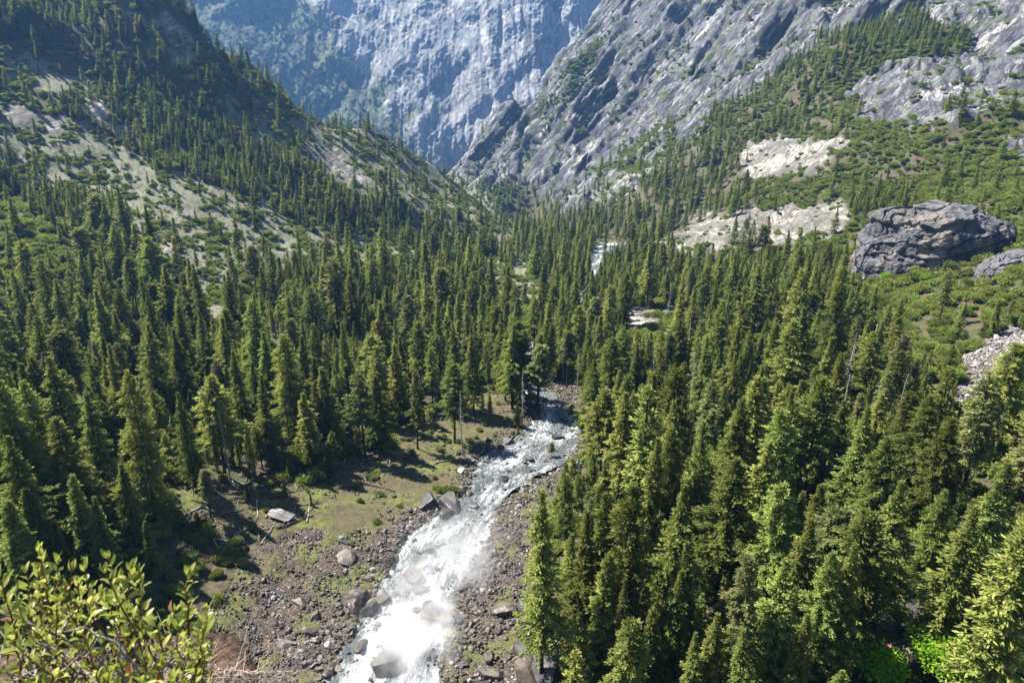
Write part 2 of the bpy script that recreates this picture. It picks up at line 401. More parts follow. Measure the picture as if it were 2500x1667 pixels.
    nE = m.noise(p, 0.10, 6, 0.7); col = m.mix(m.ramp(m.math('ADD', rock, m.math('MULTIPLY', nE, 1.4)), 1.0, 1.2), col, rc)
    lc = m.mix(m.ramp(st, 0.40, 0.6), (0.085, 0.08, 0.072), (0.24, 0.222, 0.195))
    lc = m.mix(m.math('MULTIPLY', jt, 0.7), lc, (0.05, 0.045, 0.04))
    lc = m.mix(m.ramp(st2, 0.50, 0.60, 0, 0.75), lc, (0.075, 0.07, 0.06))
    lc = m.mix(m.ramp(n2, 0.60, 0.68, 0, 0.8), lc, (0.10, 0.12, 0.04))
    col = m.mix(m.ramp(m.math('ADD', lightr, m.math('MULTIPLY', nE, 1.4)), 1.0, 1.25), col, lc)
    hs = m.math('ADD', m.math('ADD', m.math('MULTIPLY', st, 6.0), m.math('MULTIPLY', st2, 2.0)), m.math('MULTIPLY', jt, -2.5))
    hb = m.math('MULTIPLY', hs, m.math('MAXIMUM', rock, lightr))
    nb = m.bump(hb, 1.0, 0.6)
    nb2 = m.bump(m.math('MULTIPLY', m.math('ADD', m.math('MULTIPLY', n3, 0.5), m.math('MULTIPLY', n2, 1.2)), m.math('SUBTRACT', 1.15, m.math('MAXIMUM', rock, lightr))), 0.8, 0.7, nb)
    m.principled(col, 0.92, 0.15, nb2)
    return m.m
def mat_farwall():
    m = N('far_granite_wall')
    p = m.pos(); ps = m.pos(scale=(1.2, 0.4, 0.22), rot=(0, math.radians(8), 0)); pd = m.pos(scale=(0.4, 0.4, 1.8), rot=(0, math.radians(40), 0))
    b = m.noise(p, 0.0022, 7, 0.6, 0.4); s = m.noise(ps, 0.020, 10, 0.75, 0.8); d = m.noise(pd, 0.006, 8, 0.68, 0.6); f = m.noise(p, 0.03, 7, 0.7)
    col = m.mix(m.ramp(b, 0.40, 0.60), (0.075, 0.075, 0.075), (0.22, 0.215, 0.205))
    col = m.mix(m.ramp(s, 0.44, 0.54, 0, 0.8), col, (0.30, 0.295, 0.28))
    col = m.mix(m.ramp(d, 0.52, 0.60, 0, 0.75), col, (0.09, 0.10, 0.10))
    col = m.mix(m.ramp(f, 0.54, 0.64, 0, 0.5), col, (0.12, 0.13, 0.12))
    col = m.mix(m.ramp(f, 0.34, 0.44, 0.5, 0), col, (0.46, 0.45, 0.43))
    jl = m.math('ABSOLUTE', m.math('SUBTRACT', d, 0.5)); jl2 = m.math('ABSOLUTE', m.math('SUBTRACT', m.noise(ps, 0.012, 5, 0.6, 0.6), 0.5)); col = m.mix(m.math('MAXIMUM', m.ramp(jl, 0, 0.012, 0.8, 0), m.ramp(jl2, 0, 0.012, 0.8, 0)), col, (0.06, 0.06, 0.06))
    veg = m.attr('veg')
    vc = m.mix(m.ramp(f, 0.42, 0.56), (0.025, 0.04, 0.02), (0.10, 0.11, 0.06))
    col = m.mix(m.ramp(m.math('ADD', veg, m.math('MULTIPLY', f, 0.9)), 0.78, 0.98), col, vc)
    nb = m.bump(m.math('ADD', m.math('MULTIPLY', s, 36.0), m.math('MULTIPLY', f, 12.0)), 1.0, 0.6)
    m.principled(col, 0.95, 0.1, nb)
    return m.m
def mat_rock(name, light, dark, wet=0.85, spec=0.3, strata=False, moss=0.0):
    m = N(name)
    oi = m.n('ObjectInfo')
    tc = m.n('TexCoord').outputs['Object']
    add = m.n('VectorMath', operation='ADD'); m.l(tc, add.inputs[0])
    cx = m.n('CombineXYZ'); m.l(m.math('MULTIPLY', oi.outputs['Random'], 57.0), cx.inputs[0]); m.l(cx.outputs[0], add.inputs[1])
    p = add.outputs[0]
    n1 = m.noise(p, 1.1, 5, 0.6); n2 = m.noise(p, 5.0, 4, 0.65)
    col = m.mix(m.ramp(n1, 0.36, 0.64), dark, light)
    col = m.mix(m.ramp(n2, 0.35, 0.65, 0.0, 0.45), col, tuple(v*0.5 for v in dark))
    hs = m.n('HueSaturation'); m.l(col, hs.inputs['Color']); m.l(m.ramp(oi.outputs['Random'], 0, 1, 0.5, 1.9), hs.inputs['Value'])
    col = hs.outputs[0]
    if moss > 0:
        g = m.n('NewGeometry'); sx = m.n('SeparateXYZ'); m.l(g.outputs['Normal'], sx.inputs[0])
        up = m.ramp(sx.outputs[2], 0.6, 0.95); pick = m.ramp(n1, 0.5, 0.6, 0, moss)
        col = m.mix(m.math('MULTIPLY', up, pick), col, (0.12, 0.15, 0.03))
    nb = m.bump(m.math('ADD', n1, m.math('MULTIPLY', n2, 0.3)), 0.25, 0.7)
    m.principled(col, wet, spec, nb)
    return m.m
def mat_foliage(name, a, b, tip=None, trans=0.35, var=0.5, hue=0.03, rough=0.75):
    m = N(name)
    oi = m.n('ObjectInfo'); tc = m.n('TexCoord').outputs['Object']
    n1 = m.noise(tc, 0.9, 3, 0.6)
    col = m.mix(m.ramp(n1, 0.35, 0.65), a, b)
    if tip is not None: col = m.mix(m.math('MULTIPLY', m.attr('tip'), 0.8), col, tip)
    hs = m.n('HueSaturation'); m.l(col, hs.inputs['Color'])
    m.l(m.ramp(oi.outputs['Random'], 0, 1, 1 - var*0.55, 1 + var), hs.inputs['Value'])
    r2 = m.math('FRACT', m.math('MULTIPLY', oi.outputs['Random'], 7.31))
    m.l(m.ramp(r2, 0, 1, 0.5 - hue*0.35, 0.5 + hue), hs.inputs['Hue'])
    d = m.n('BsdfDiffuse'); m.l(hs.outputs[0], d.inputs[0])
    t = m.n('BsdfTranslucent')
    tcol = m.mix(0.4, hs.outputs[0], (0.20, 0.24, 0.02)); m.l(tcol, t.inputs[0])
    mx = m.n('MixShader'); mx.inputs[0].default_value = trans; m.l(d.outputs[0], mx.inputs[1]); m.l(t.outputs[0], mx.inputs[2])
    m.l(mx.outputs[0], m.out.inputs[0])
    return m.m
def mat_bark(name, a, b, sc=(3, 3, 0.6)):
    m = N(name); p = m.pos(scale=sc, obj=True)
    n1 = m.noise(p, 1.2, 5, 0.6)
    m.principled(m.mix(m.ramp(n1, 0.35, 0.65), a, b), 0.95, 0.1, m.bump(n1, 0.2, 0.8))
    return m.m
M_TERR = mat_terrain(); M_WALL = mat_farwall()
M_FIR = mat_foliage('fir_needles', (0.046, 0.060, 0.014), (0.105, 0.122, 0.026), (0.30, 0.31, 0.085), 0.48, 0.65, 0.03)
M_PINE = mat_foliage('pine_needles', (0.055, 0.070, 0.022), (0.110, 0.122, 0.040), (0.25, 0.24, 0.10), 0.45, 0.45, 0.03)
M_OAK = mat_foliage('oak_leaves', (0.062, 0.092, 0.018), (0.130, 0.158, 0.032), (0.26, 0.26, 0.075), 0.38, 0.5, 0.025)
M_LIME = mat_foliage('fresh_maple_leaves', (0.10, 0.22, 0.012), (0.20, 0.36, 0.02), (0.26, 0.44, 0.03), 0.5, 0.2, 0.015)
M_DEADN = mat_foliage('dry_needles', (0.10, 0.07, 0.05), (0.20, 0.15, 0.12), None, 0.2, 0.3, 0.01)
M_BARK = mat_bark('conifer_bark', (0.018, 0.014, 0.011), (0.055, 0.040, 0.030))
M_DEAD = mat_bark('weathered_wood', (0.16, 0.14, 0.125), (0.36, 0.33, 0.30))
M_LOG = mat_bark('fallen_trunk_bark', (0.10, 0.075, 0.055), (0.27, 0.22, 0.18))
M_CHAR = mat_bark('charred_log_bark', (0.02, 0.018, 0.016), (0.07, 0.06, 0.05))
M_RED = mat_bark('red_bark', (0.14, 0.06, 0.03), (0.32, 0.17, 0.10))
M_WETROCK = mat_rock('wet_brown_boulder', (0.082, 0.064, 0.054), (0.026, 0.021, 0.018), 0.5, 0.3, moss=0.12)
M_GREYROCK = mat_rock('dry_grey_boulder', (0.22, 0.205, 0.195), (0.10, 0.093, 0.09), 0.9, 0.15)
M_DARKROCK = mat_rock('dark_bank_boulder', (0.055, 0.048, 0.048), (0.020, 0.018, 0.018), 0.55, 0.3, moss=0.2)
print('setup', round(time.time() - T0, 1))

# ------------------------------------------------------------------ terrain mesh: columns fan out from the valley head, rows follow the slopes
NC, NR = 860, 760
az = np.radians(np.linspace(-50, 50, NC))
rr = np.concatenate([np.linspace(25, 90, 40, endpoint=False), np.exp(np.linspace(math.log(90), math.log(2650), 1500))])
AZ, RRm = np.meshgrid(az, rr, indexing='ij')
hx = np.sin(AZ)*RRm; hy = np.cos(AZ)*RRm; hz = grid_h(hx, hy)
el = np.arctan2(hz - CAMZ, RRm)
de = np.abs(np.diff(el, axis=1)); vis = np.maximum.accumulate(el, axis=1)[:, 1:] <= el[:, 1:] + 0.01
s = np.concatenate([np.zeros((NC, 1)), np.cumsum(de*np.where(vis, 1, 0.08) + np.diff(rr)[None]/rr[None, 1:]*0.12, axis=1)], 1)
s /= s[:, -1:]
ker = np.ones(9)/9
s = np.apply_along_axis(lambda c: np.convolve(np.pad(c, 4, mode='edge'), ker, 'valid'), 0, s)
q = np.linspace(0, 1, NR)
R2 = np.stack([np.interp(q, s[i], rr) for i in range(NC)])
A2 = np.repeat(az[:, None], NR, 1)
tx = (np.sin(A2)*R2).ravel(); ty = (np.cos(A2)*R2).ravel(); tz = height(tx, ty)
code = cover(tx, ty, tz)
def blur(a, k=2):
    a = a.reshape(NC, NR).astype(np.float32)
    for _ in range(k):
        a = (a + np.roll(a, 1, 0) + np.roll(a, -1, 0) + np.roll(a, 1, 1) + np.roll(a, -1, 1))/5
    return a.ravel()
rdv = np.full(len(tx), 999.0); mm = (np.abs(tx - 40) < 260) & (ty < 1250); rdv[mm] = river_dist(tx[mm], ty[mm])
a_rock = blur(is_(code, 'Rb'), 5); a_slab = blur(is_(code, 'L'), 5); a_moss = blur(is_(code, 'M')); a_grav = blur(is_(code, 'GT') | (rdv < 3))
a_scrub = blur(is_(code, 'S').astype(float)); a_lit = blur(is_(code, 'F'))
# small relief pushed out along the surface normal
G = np.stack([tx, ty, tz], 1).reshape(NC, NR, 3)
du = np.gradient(G, axis=0); dv = np.gradient(G, axis=1); nn = np.cross(du, dv); nn /= np.linalg.norm(nn, axis=2)[:, :, None] + 1e-9
nn *= np.sign(nn[:, :, 2:3] + 1e-9); nn = nn.reshape(-1, 3)
Pw = np.stack([tx, ty, tz], 1)
ca, sa = math.cos(math.radians(50)), math.sin(math.radians(50))
Q = np.stack([(tx*ca + tz*sa)*0.30, ty*0.45, (-tx*sa + tz*ca)*1.25], 1)      # along / across the sheeting joints
n_sh = ridged(Q/70, 5, 2.1, 0.55)
n_blk = fbm(Pw/38, 5, 2.1, 0.55)
Qs = np.stack([(tx*ca + tz*sa)/190, ty/120, (-tx*sa + tz*ca)/30], 1)
stp = fbm(Qs, 5, 2.1, 0.55)*3.2 + n_blk*0.35; stp = np.floor(stp*2.4)/2.4*0.85 + stp*0.15
disp_rock = (n_sh*2.4 + stp*5.6 + n_blk*0.8)*(0.35 + 0.9*smooth(600, 1700, ty))
disp = disp_rock*np.clip(a_rock, 0, 1) + (ridged(Q/30, 4)*1.2)*a_slab
fine_n = fbm(Pw/5, 3)
disp += fine_n*(0.35 + 0.5*a_grav + 1.2*smooth(300, 900, ty)*(1 - a_rock))*smooth(-1, 3, rdv)
Pw = Pw + nn*(disp*smooth(1, 12, rdv))[:, None]
tm = mesh_from('valley_terrain', Pw, grid_faces(NC, NR)[:, ::-1], [M_TERR], smooth_=True)
for nme, ar in (('rock', a_rock), ('slab', a_slab), ('moss', a_moss), ('gravel', a_grav), ('scrub', a_scrub), ('litter', a_lit)): setattr_f(tm, nme, ar)
tag(link('valley_terrain', tm), 'valley floor and steep granite hillsides', None, None, 'structure')
print('terrain', round(time.time() - T0, 1))

# ------------------------------------------------------------------ far wall and the mountain beyond it
def wall_mesh():
    nx, nz = 760, 400
    xs = np.linspace(-2300, 900, nx); zs = np.linspace(-600, 1150, nz)
    X, Z = np.meshgrid(xs, zs, indexing='ij'); X = X.ravel(); Z = Z.ravel()
    Y = 3250 + 0.78*(Z - 0) + 0.25*np.abs(X + 300)*(X < -300) * -0.6
    Y += fbm(P3(X/700, Z/900, 2.), 4)*130
    Y += ridged(P3((X + 0.5*Z)/260, Z/620, 9.), 5)*26                     # buttresses and gullies
    Y += fbm(P3((X*0.75 - Z*0.66)/90, (X*0.66 + Z*0.75)/330, 4.), 5)*9   # diagonal ledges
    st = fbm(P3((X*0.8 + Z*0.6)/300, (Z*0.8 - X*0.6)/110, 7.), 5); Y += np.floor(st*5)/5*12
    Y += np.maximum(0, X - (330 + (560 - Z)*0.16))*3.2 + np.maximum(0, X - 60)**1.5*0.012      # turns away on the right
    veg = smooth(-350, -1000, X + 0.9*(Z - 250)) * 0.75 + 0.35*smooth(0.1, 0.5, fbm(P3(X/160, Z/120, 11.), 4))
    Y += fbm(P3(X/34, Z/260, 21.), 4)*9 + fbm(P3(X/16, Z/16, 22.), 3)*3
    V = np.stack([X, Y, Z], 1)
    me = mesh_from('far_cliff_wall', V, grid_faces(nx, nz), [M_WALL], smooth_=True)
    setattr_f(me, 'veg', veg)
    return me, V.reshape(nx, nz, 3), veg.reshape(nx, nz)
wme, WV, WVEG = wall_mesh()
tag(link('far_mountain', wme), 'huge pale cliff wall across the valley, blue with haze', None, None, 'structure')
def distant_ridge():
    nx, nz = 160, 90
    xs = np.linspace(-600, 4200, nx); tt = np.linspace(0, 1, nz)
    X, T = np.meshgrid(xs, tt, indexing='ij'); X = X.ravel(); T = T.ravel()
    top = 1500 + 240*fbm(P3(X/900, X*0, 3.), 4)
    Z = -400 + T*(top + 400); Y = 6800 + T*900 + fbm(P3(X/400, Z/400, 8.), 5)*220
    me = mesh_from('distant_ridge', np.stack([X, Y, Z], 1), grid_faces(nx, nz), [M_WALL], smooth_=True)
    setattr_f(me, 'veg', np.full(nx*nz, 0.5)); return me
tag(link('distant_mountain', distant_ridge()), 'pale blue mountain far behind the cliff wall', None, None, 'structure')

# ------------------------------------------------------------------ river
def mat_water():
    m = N('white_water')
    al, ac, foam = m.attr('along'), m.attr('across'), m.attr('foam')
    cx = m.n('CombineXYZ'); m.l(m.math('MULTIPLY', al, 0.30), cx.inputs[0]); m.l(ac, cx.inputs[1])
    v = cx.outputs[0]; p = m.pos()
    n1 = m.noise(v, 0.55, 6, 0.62, 0.8); n2 = m.noise(v, 1.6, 5, 0.68, 0.6); n3 = m.noise(p, 3.0, 4, 0.7)
    f = m.math('ADD', m.math('MULTIPLY', n1, 0.9), m.math('MULTIPLY', n2, 0.55)); f = m.math('ADD', f, m.math('MULTIPLY', foam, 0.55))
    fm = m.ramp(f, 0.86, 1.14)
    col = m.mix(fm, m.mix(m.ramp(n2, 0.3, 0.7), (0.032, 0.042, 0.039), (0.115, 0.130, 0.130)), (0.40, 0.41, 0.42))
    col = m.mix(m.ramp(n3, 0.55, 0.72, 0, 0.2), col, (0.45, 0.49, 0.50))
    h = m.math('ADD', m.math('MULTIPLY', n1, 1.4), m.math('ADD', m.math('MULTIPLY', n2, 0.8), m.math('MULTIPLY', n3, 0.25)))
    m.principled(col, m.ramp(fm, 0, 1, 0.25, 0.75), 0.4, m.bump(h, 1.3, 1.0))
    return m.m
def build_river():
    na = len(RC); nb = 42
    t = np.linspace(-1.12, 1.12, nb)
    V = RC[:, None, :] + (RR_ - RL_)[:, None, :]/2*t[None, :, None]
    V[:, :, 2] = riv_z(V[:, :, 1])
    along = np.concatenate([[0], np.cumsum(np.linalg.norm(np.diff(RC, axis=0), axis=1))])
    AL = np.repeat(along[:, None], nb, 1).ravel(); AC = (t[None]*RW[:, None]).ravel()
    n1 = fbm(np.stack([AL/7, AC/4, AL*0], 1), 4); n2 = ridged(np.stack([AL/2.6, AC/2.0, AL*0 + 3], 1), 3)
    V[:, :, 2] += (n1*0.9 + n2*0.35).reshape(na, nb)
    me = mesh_from('river', V.reshape(-1, 3), grid_faces(na, nb), [mat_water()], smooth_=True)
    setattr_f(me, 'along', AL); setattr_f(me, 'across', AC)
    setattr_f(me, 'foam', 0.35 + 0.5*fbm(np.stack([AL/30, AC/9, AL*0], 1), 3) + 0.35*smooth(60, 0, AL) )
    return me
tag(link('river', build_river()), 'white rushing mountain river', None, None, 'structure')
def near_river(x, y, m=0): return river_dist(x, y) < m

# ------------------------------------------------------------------ trees
def ortho(d):
    a = np.cross(d, [0, 0, 1.0]); n = np.linalg.norm(a, axis=-1, keepdims=True); a = np.where(n < 1e-4, [1.0, 0, 0], a/(n + 1e-9)); return a
def sprays(P, D, L, Wd, roll, r):
    """one leaf-like quad per row: base P, direction D, length L, width Wd"""
    D = D/np.linalg.norm(D, axis=1)[:, None]
    S = ortho(D); U = np.cross(S, D)
    S2 = S*np.cos(roll)[:, None] + U*np.sin(roll)[:, None]
    n = len(P)
    a = P; b = P + D*(L*0.45)[:, None] + S2*(Wd/2)[:, None]; c = P + D*L[:, None]; d = P + D*(L*0.55)[:, None] - S2*(Wd/2)[:, None]
    V = np.stack([a, b, c, d], 1).reshape(-1, 3)
    return V, np.arange(4*n).reshape(n, 4)
def tube(pts, rad, seg=7):
    pts = np.asarray(pts, float); n = len(pts); V = []
    for i in range(n):
        d = pts[min(i+1, n-1)] - pts[max(i-1, 0)]; d = d/(np.linalg.norm(d) + 1e-9)
        s_ = ortho(d); u_ = np.cross(s_, d)
        for k in range(seg):
            a = 2*math.pi*k/seg; V.append(pts[i] + (s_*math.cos(a) + u_*math.sin(a))*rad[i])
    Fc = [[i*seg + k, i*seg + (k+1) % seg, (i+1)*seg + (k+1) % seg, (i+1)*seg + k] for i in range(n-1) for k in range(seg)]
    return np.array(V), np.array(Fc)
def join(parts):
    V = []; Fc = []; o = 0
    for v, f in parts: V.append(v); Fc.append(f + o); o += len(v)
    return np.concatenate(V), np.concatenate(Fc)
def conifer(seed, h=45, R=4.6, bare=0.12, n_wh=55, per=6, stn=5, spl=1.0, spw=0.34, shape=0.85, gaps=0.15, droop=0.25, dead=0.0, cluster=3, top=0.02):
    r = np.random.default_rng(seed)
    lean = r.normal(0, 0.012, 2)
    zs = np.linspace(0, h*0.985, 12)
    wob = np.stack([lean[0]*zs + 0.15*np.sin(zs/h*5 + seed), lean[1]*zs + 0.12*np.cos(zs/h*4 + seed) - 0.12, zs], 1)
    tr = h*0.0105*(1 - zs/h)**0.75 + 0.05; tr[0] *= 1.35
    trunk = tube(wob, tr, 8)
    Ps, Ds, Ls, Ws, Rl, Tp = [], [], [], [], [], []
    limbs = [ ]
    zc = h*bare; ph_ = r.random(4)*6.28
    while zc < h*0.99:
        t = (zc/h - bare)/(1 - bare)
        prof = ((1 - t)**shape)*(0.6 + 0.4*min(1, t*4 + 0.1)) + top; prof *= 0.92 + 0.16*math.sin(zc*1.9 + seed)*math.sin(zc*0.77)
        nb = max(3, int(per*(0.8 + 0.4*r.random())))
        a0 = r.random()*6.28
        for b in range(nb):
            if r.random() < gaps: continue
            az_ = a0 + 6.283*b/nb + r.normal(0, 0.25)
            L = R*1.28*prof*(0.45 + 0.65*r.random()**0.8)*(1 + 0.22*math.sin(az_*2 + ph_[0] + zc*0.13) + 0.18*math.sin(az_*3 + ph_[1] - zc*0.31) + 0.15*math.sin(zc*0.5 + ph_[2]))
            if L < 0.25: L = 0.25
            rise = 0.35*(t - 0.35) - droop*(1 - t)*0.6 + r.normal(0, 0.08)
            out = np.array([math.cos(az_), math.sin(az_), 0])
            base = np.array([np.interp(zc, zs, wob[:, 0]), np.interp(zc, zs, wob[:, 1]), zc + r.normal(0, 0.15)])
            ns = max(2, int(stn*L/3.0 + 1.5))
            for k in range(ns):
                f = (k + 0.6 + 0.4*r.random())/ns
                if L > 1.2 and f < 0.22: continue
                pz = rise*L*f - droop*L*0.5*f*f + 0.18*L*max(0, f - 0.7)
                pt = base + out*L*f + np.array([0, 0, pz])
                for c in range(cluster):
                    an = az_ + r.normal(0, 0.75)
                    dz = r.normal(-0.12, 0.26) + 1.3*max(0, t - 0.55)**1.2*2
                    Ps.append(pt + r.normal(0, 0.12 + 0.02*R, 3)); Ds.append((math.cos(an), math.sin(an), dz))
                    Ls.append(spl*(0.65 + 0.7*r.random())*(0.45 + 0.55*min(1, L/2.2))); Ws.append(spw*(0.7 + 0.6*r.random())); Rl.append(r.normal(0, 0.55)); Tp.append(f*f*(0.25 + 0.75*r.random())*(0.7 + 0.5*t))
            if L > 1.0 and r.random() < 0.5:
                limbs.append(tube([base, base + out*L*0.5 + np.array([0, 0, rise*L*0.5 - droop*L*0.12])], [0.06, 0.03], 3))
        zc += (h*(1 - bare)/n_wh)*(0.7 + 0.6*r.random())*(1.15 - 0.4*t)
    # leader
    V, Fc = sprays(np.array(Ps), np.array(Ds), np.array(Ls), np.array(Ws), np.array(Rl), r)
    tipv = np.repeat(np.array(Tp), 4)
    tv = join([trunk] + limbs) if limbs else trunk
    return tv, (V, Fc, tipv)
def snag(seed, h=30, nb=40, broken=False):
    r = np.random.default_rng(seed); zs = np.linspace(0, h, 10)
    wob = np.stack([0.25*np.sin(zs/6 + seed), 0.2*np.cos(zs/7 + seed), zs], 1)
    tr = h*0.0105*(1 - zs/h*(0.55 if broken else 1.0))**0.8 + 0.05
    parts = [tube(wob, tr, 7)]
    for i in range(nb):
        z = h*(0.25 + 0.72*r.random()); a = r.random()*6.28; L = (1 - z/h)*3.5*r.random() + 0.7
        b = np.array([np.interp(z, zs, wob[:, 0]), np.interp(z, zs, wob[:, 1]), z]); o = np.array([math.cos(a), math.sin(a), r.normal(0.0, 0.25)])
        parts.append(tube([b, b + o*L*0.6, b + o*L + np.array([0, 0, -0.2*L])], [0.075, 0.05, 0.015], 3))
    return parts
def mk(name, V, Fc, mat, tipv=None, sm=False):
    me = mesh_from(name, V, Fc, [mat], smooth_=sm)
    if tipv is not None: setattr_f(me, 'tip', tipv)
    return me
FIRS = []   # (trunk mesh, crown mesh, height, radius, kind)
spec = [dict(h=50, R=6.8, bare=.22, per=7, shape=1.1, gaps=.25), dict(h=48, R=6.2, bare=.14, per=7, shape=1.15), dict(h=44, R=5.0, bare=.26, per=7, shape=1.05, gaps=.22),
        dict(h=52, R=8.2, bare=.14, per=8, shape=.75, droop=.35, gaps=.25), dict(h=40, R=5.0, bare=.06, per=7, shape=.8), dict(h=46, R=6.4, bare=.34, per=7, gaps=.42, shape=.55),
        dict(h=48, R=7.2, bare=.30, per=7, gaps=.35, shape=.65, droop=.1), dict(h=42, R=4.4, bare=.2, per=6, gaps=.4, shape=.7), dict(h=50, R=7.0, bare=.1, per=7, gaps=.3, shape=.6)]
for i, s_ in enumerate(spec):
    a = dict(n_wh=62, stn=6.5, cluster=5, spl=1.0, spw=.36); a.update(s_)
    tv, cv = conifer(100 + i, **a)
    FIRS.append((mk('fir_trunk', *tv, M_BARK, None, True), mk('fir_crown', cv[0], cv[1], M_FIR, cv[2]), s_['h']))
PINES = []
spec = [dict(h=46, R=4.6, bare=.42, gaps=.42, per=6, shape=.5), dict(h=42, R=3.6, bare=.34, gaps=.36, per=6, shape=.45, droop=.4), dict(h=38, R=4.2, bare=.5, gaps=.35, per=6, shape=.4)]
for i, s_ in enumerate(spec):
    a = dict(n_wh=48, stn=6, cluster=5, spl=1.1, spw=.42); a.update(s_)
    tv, cv = conifer(200 + i, **a)
    PINES.append((mk('pine_trunk', *tv, M_BARK, None, True), mk('pine_crown', cv[0], cv[1], M_PINE, cv[2]), s_['h']))
def blob_crown(seed, R, Hh, n, size, z0, lobes=9, flat=0.8):
    r = np.random.default_rng(seed); cs = []
    for i in range(lobes):
        a = r.random()*6.28; q_ = math.sqrt(r.random())*0.62
        cs.append((math.cos(a)*R*q_, math.sin(a)*R*q_, z0 + Hh*(0.30 + 0.45*r.random()*(1.15 - q_)), R*(0.34 + 0.2*r.random())))
    cs = np.array(cs); k = r.integers(0, lobes, n)
    d = r.normal(size=(n, 3)); d /= np.linalg.norm(d, axis=1)[:, None]; d[:, 2] = np.abs(d[:, 2])*np.where(r.random(n) < 0.8, 1, -0.5)
    rad = (0.55 + 0.45*r.random(n)**0.5)*(1 + 0.18*r.normal(size=n))
    P = cs[k, :3] + d*(cs[k, 3]*rad)[:, None]*np.array([1, 1, flat])
    P[:, 2] = np.maximum(P[:, 2], 0.15)
    D = d*0.7 + r.normal(0, 0.7, (n, 3))
    V, Fc = sprays(P, D, size*(0.6 + 0.8*r.random(n)), size*0.75*(0.6 + 0.8*r.random(n)), r.random(n)*3.14, r)
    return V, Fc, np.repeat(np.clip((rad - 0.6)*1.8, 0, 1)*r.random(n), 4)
def crook(r, L, n=5, rad=0.18, dirn=(0, 0, 1), wob=0.12, base=(0, 0, 0)):
    p = np.array(base, float); d = np.array(dirn, float); pts = [p.copy()]
    for i in range(n):
        d = d + r.normal(0, wob, 3); d /= np.linalg.norm(d); p = p + d*L/n; pts.append(p.copy())
    return tube(pts, np.linspace(rad, rad*0.35, n + 1), 5), pts
OAKS = []
for i in range(5):
    r = np.random.default_rng(300 + i); R = [4.2, 3.4, 5.0, 3.0, 3.8][i]; Hh = [5.0, 3.6, 6.5, 3.2, 4.6][i]
    V, Fc, tp = blob_crown(310 + i, R, Hh, 4200, 0.46, 0.4, 11)
    st = [crook(r, Hh*0.7, rad=0.14, dirn=(math.cos(a)*0.6, math.sin(a)*0.6, 1))[0] for a in r.random(4)*6.28]
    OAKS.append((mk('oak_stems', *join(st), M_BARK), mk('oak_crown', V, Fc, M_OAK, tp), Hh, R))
MAPLES = []
for i in range(3):
    r = np.random.default_rng(400 + i); R = [4.6, 3.6, 3.2][i]; Hh = [9.5, 7.5, 8.5][i]
    V, Fc, tp = blob_crown(410 + i, R, Hh*0.75, [5200, 3200, 1500][i], 0.40, Hh*0.25, 13)
    st = [crook(r, Hh*0.75, rad=0.2, dirn=(math.cos(a)*0.35, math.sin(a)*0.35, 1))[0] for a in r.random(5)*6.28]
    MAPLES.append((mk('maple_trunk', *join(st), M_BARK), mk('maple_crown', V, Fc, M_LIME, tp), Hh, R))
SNAGS = []
for i in range(4):
    parts = snag(500 + i, [34, 28, 24, 30][i], [60, 40, 16, 70][i], i == 2)
    SNAGS.append((mk('snag_trunk', *parts[0], M_DEAD, None, True), mk('snag_branches', *join(parts[1:]), M_DEAD), [34, 28, 24, 30][i]))
# light versions for the far forest, trunk and crown in one mesh
def far_proto(kind, seed, **a):
    tv, cv = conifer(seed, **a)
    V, Fc = join([tv, (cv[0], cv[1])])
    me = mesh_from(kind, V, Fc, [M_BARK, M_PINE if 'pine' in kind else M_FIR], np.concatenate([np.zeros(len(tv[1])), np.ones(len(cv[1]))]))
    setattr_f(me, 'tip', np.concatenate([np.zeros(len(tv[0])), cv[2]])); return me
FARP = []
for i, a in enumerate([dict(h=40, R=5.8, bare=.1, shape=1.15), dict(h=42, R=5.0, bare=.15, shape=1.05), dict(h=38, R=6.2, bare=.06, shape=1.2), dict(h=40, R=4.8, bare=.05, shape=1.1), dict(h=44, R=5.4, bare=.3, shape=.8, gaps=.4), dict(h=36, R=6.6, bare=.1, shape=.95, gaps=.25), dict(h=42, R=5.8, bare=.2, shape=.9, gaps=.3)]):
    FARP.append((far_proto('far_conifer', 600 + i, n_wh=38, per=7, stn=4.2, cluster=3, spl=1.5, spw=.72, **a), a['h']))
FARB = []
for i in range(4):
    V, Fc, tp = blob_crown(650 + i, [4.6, 3.6, 5.6, 3.0][i], [4.2, 5.2, 3.6, 3.2][i], 1100, 0.75, 0.1, [9, 6, 12, 5][i])
    V[:, 1] *= [0.7, 1.0, 0.6, 0.9][i]
    FARB.append(mk('far_brush', V, Fc, M_OAK, tp))
print('protos', round(time.time() - T0, 1), sum(len(m.polygons) for m in bpy.data.meshes))

# ---- boulders
def rock_mesh(name, seed, mat, sub=3, cuts=14, rough=0.10):
    import bmesh
    r = np.random.default_rng(seed); bm = bmesh.new(); bmesh.ops.create_icosphere(bm, subdivisions=sub, radius=1.0)
    V = np.array([v.co for v in bm.verts]); Fc = np.array([[v.index for v in f.verts] for f in bm.faces]); bm.free()
    for _ in range(cuts):
        n = r.normal(size=3); n /= np.linalg.norm(n); d0 = 0.52 + 0.36*r.random()
        d = V @ n; V = V - n*np.maximum(0, d - d0)[:, None]
    V = V*np.array([1.0, 0.8 + 0.3*r.random(), 0.6 + 0.25*r.random()])
    V += V*(fbm(V*1.8 + seed, 3)*rough)[:, None]
    return mesh_from(name, V, Fc, [mat])
BOULD = {k: [rock_mesh('boulder', 700 + 10*j + i, m, 3) for i in range(5)] for j, (k, m) in enumerate((('wet', M_WETROCK), ('grey', M_GREYROCK), ('dark', M_DARKROCK)))}
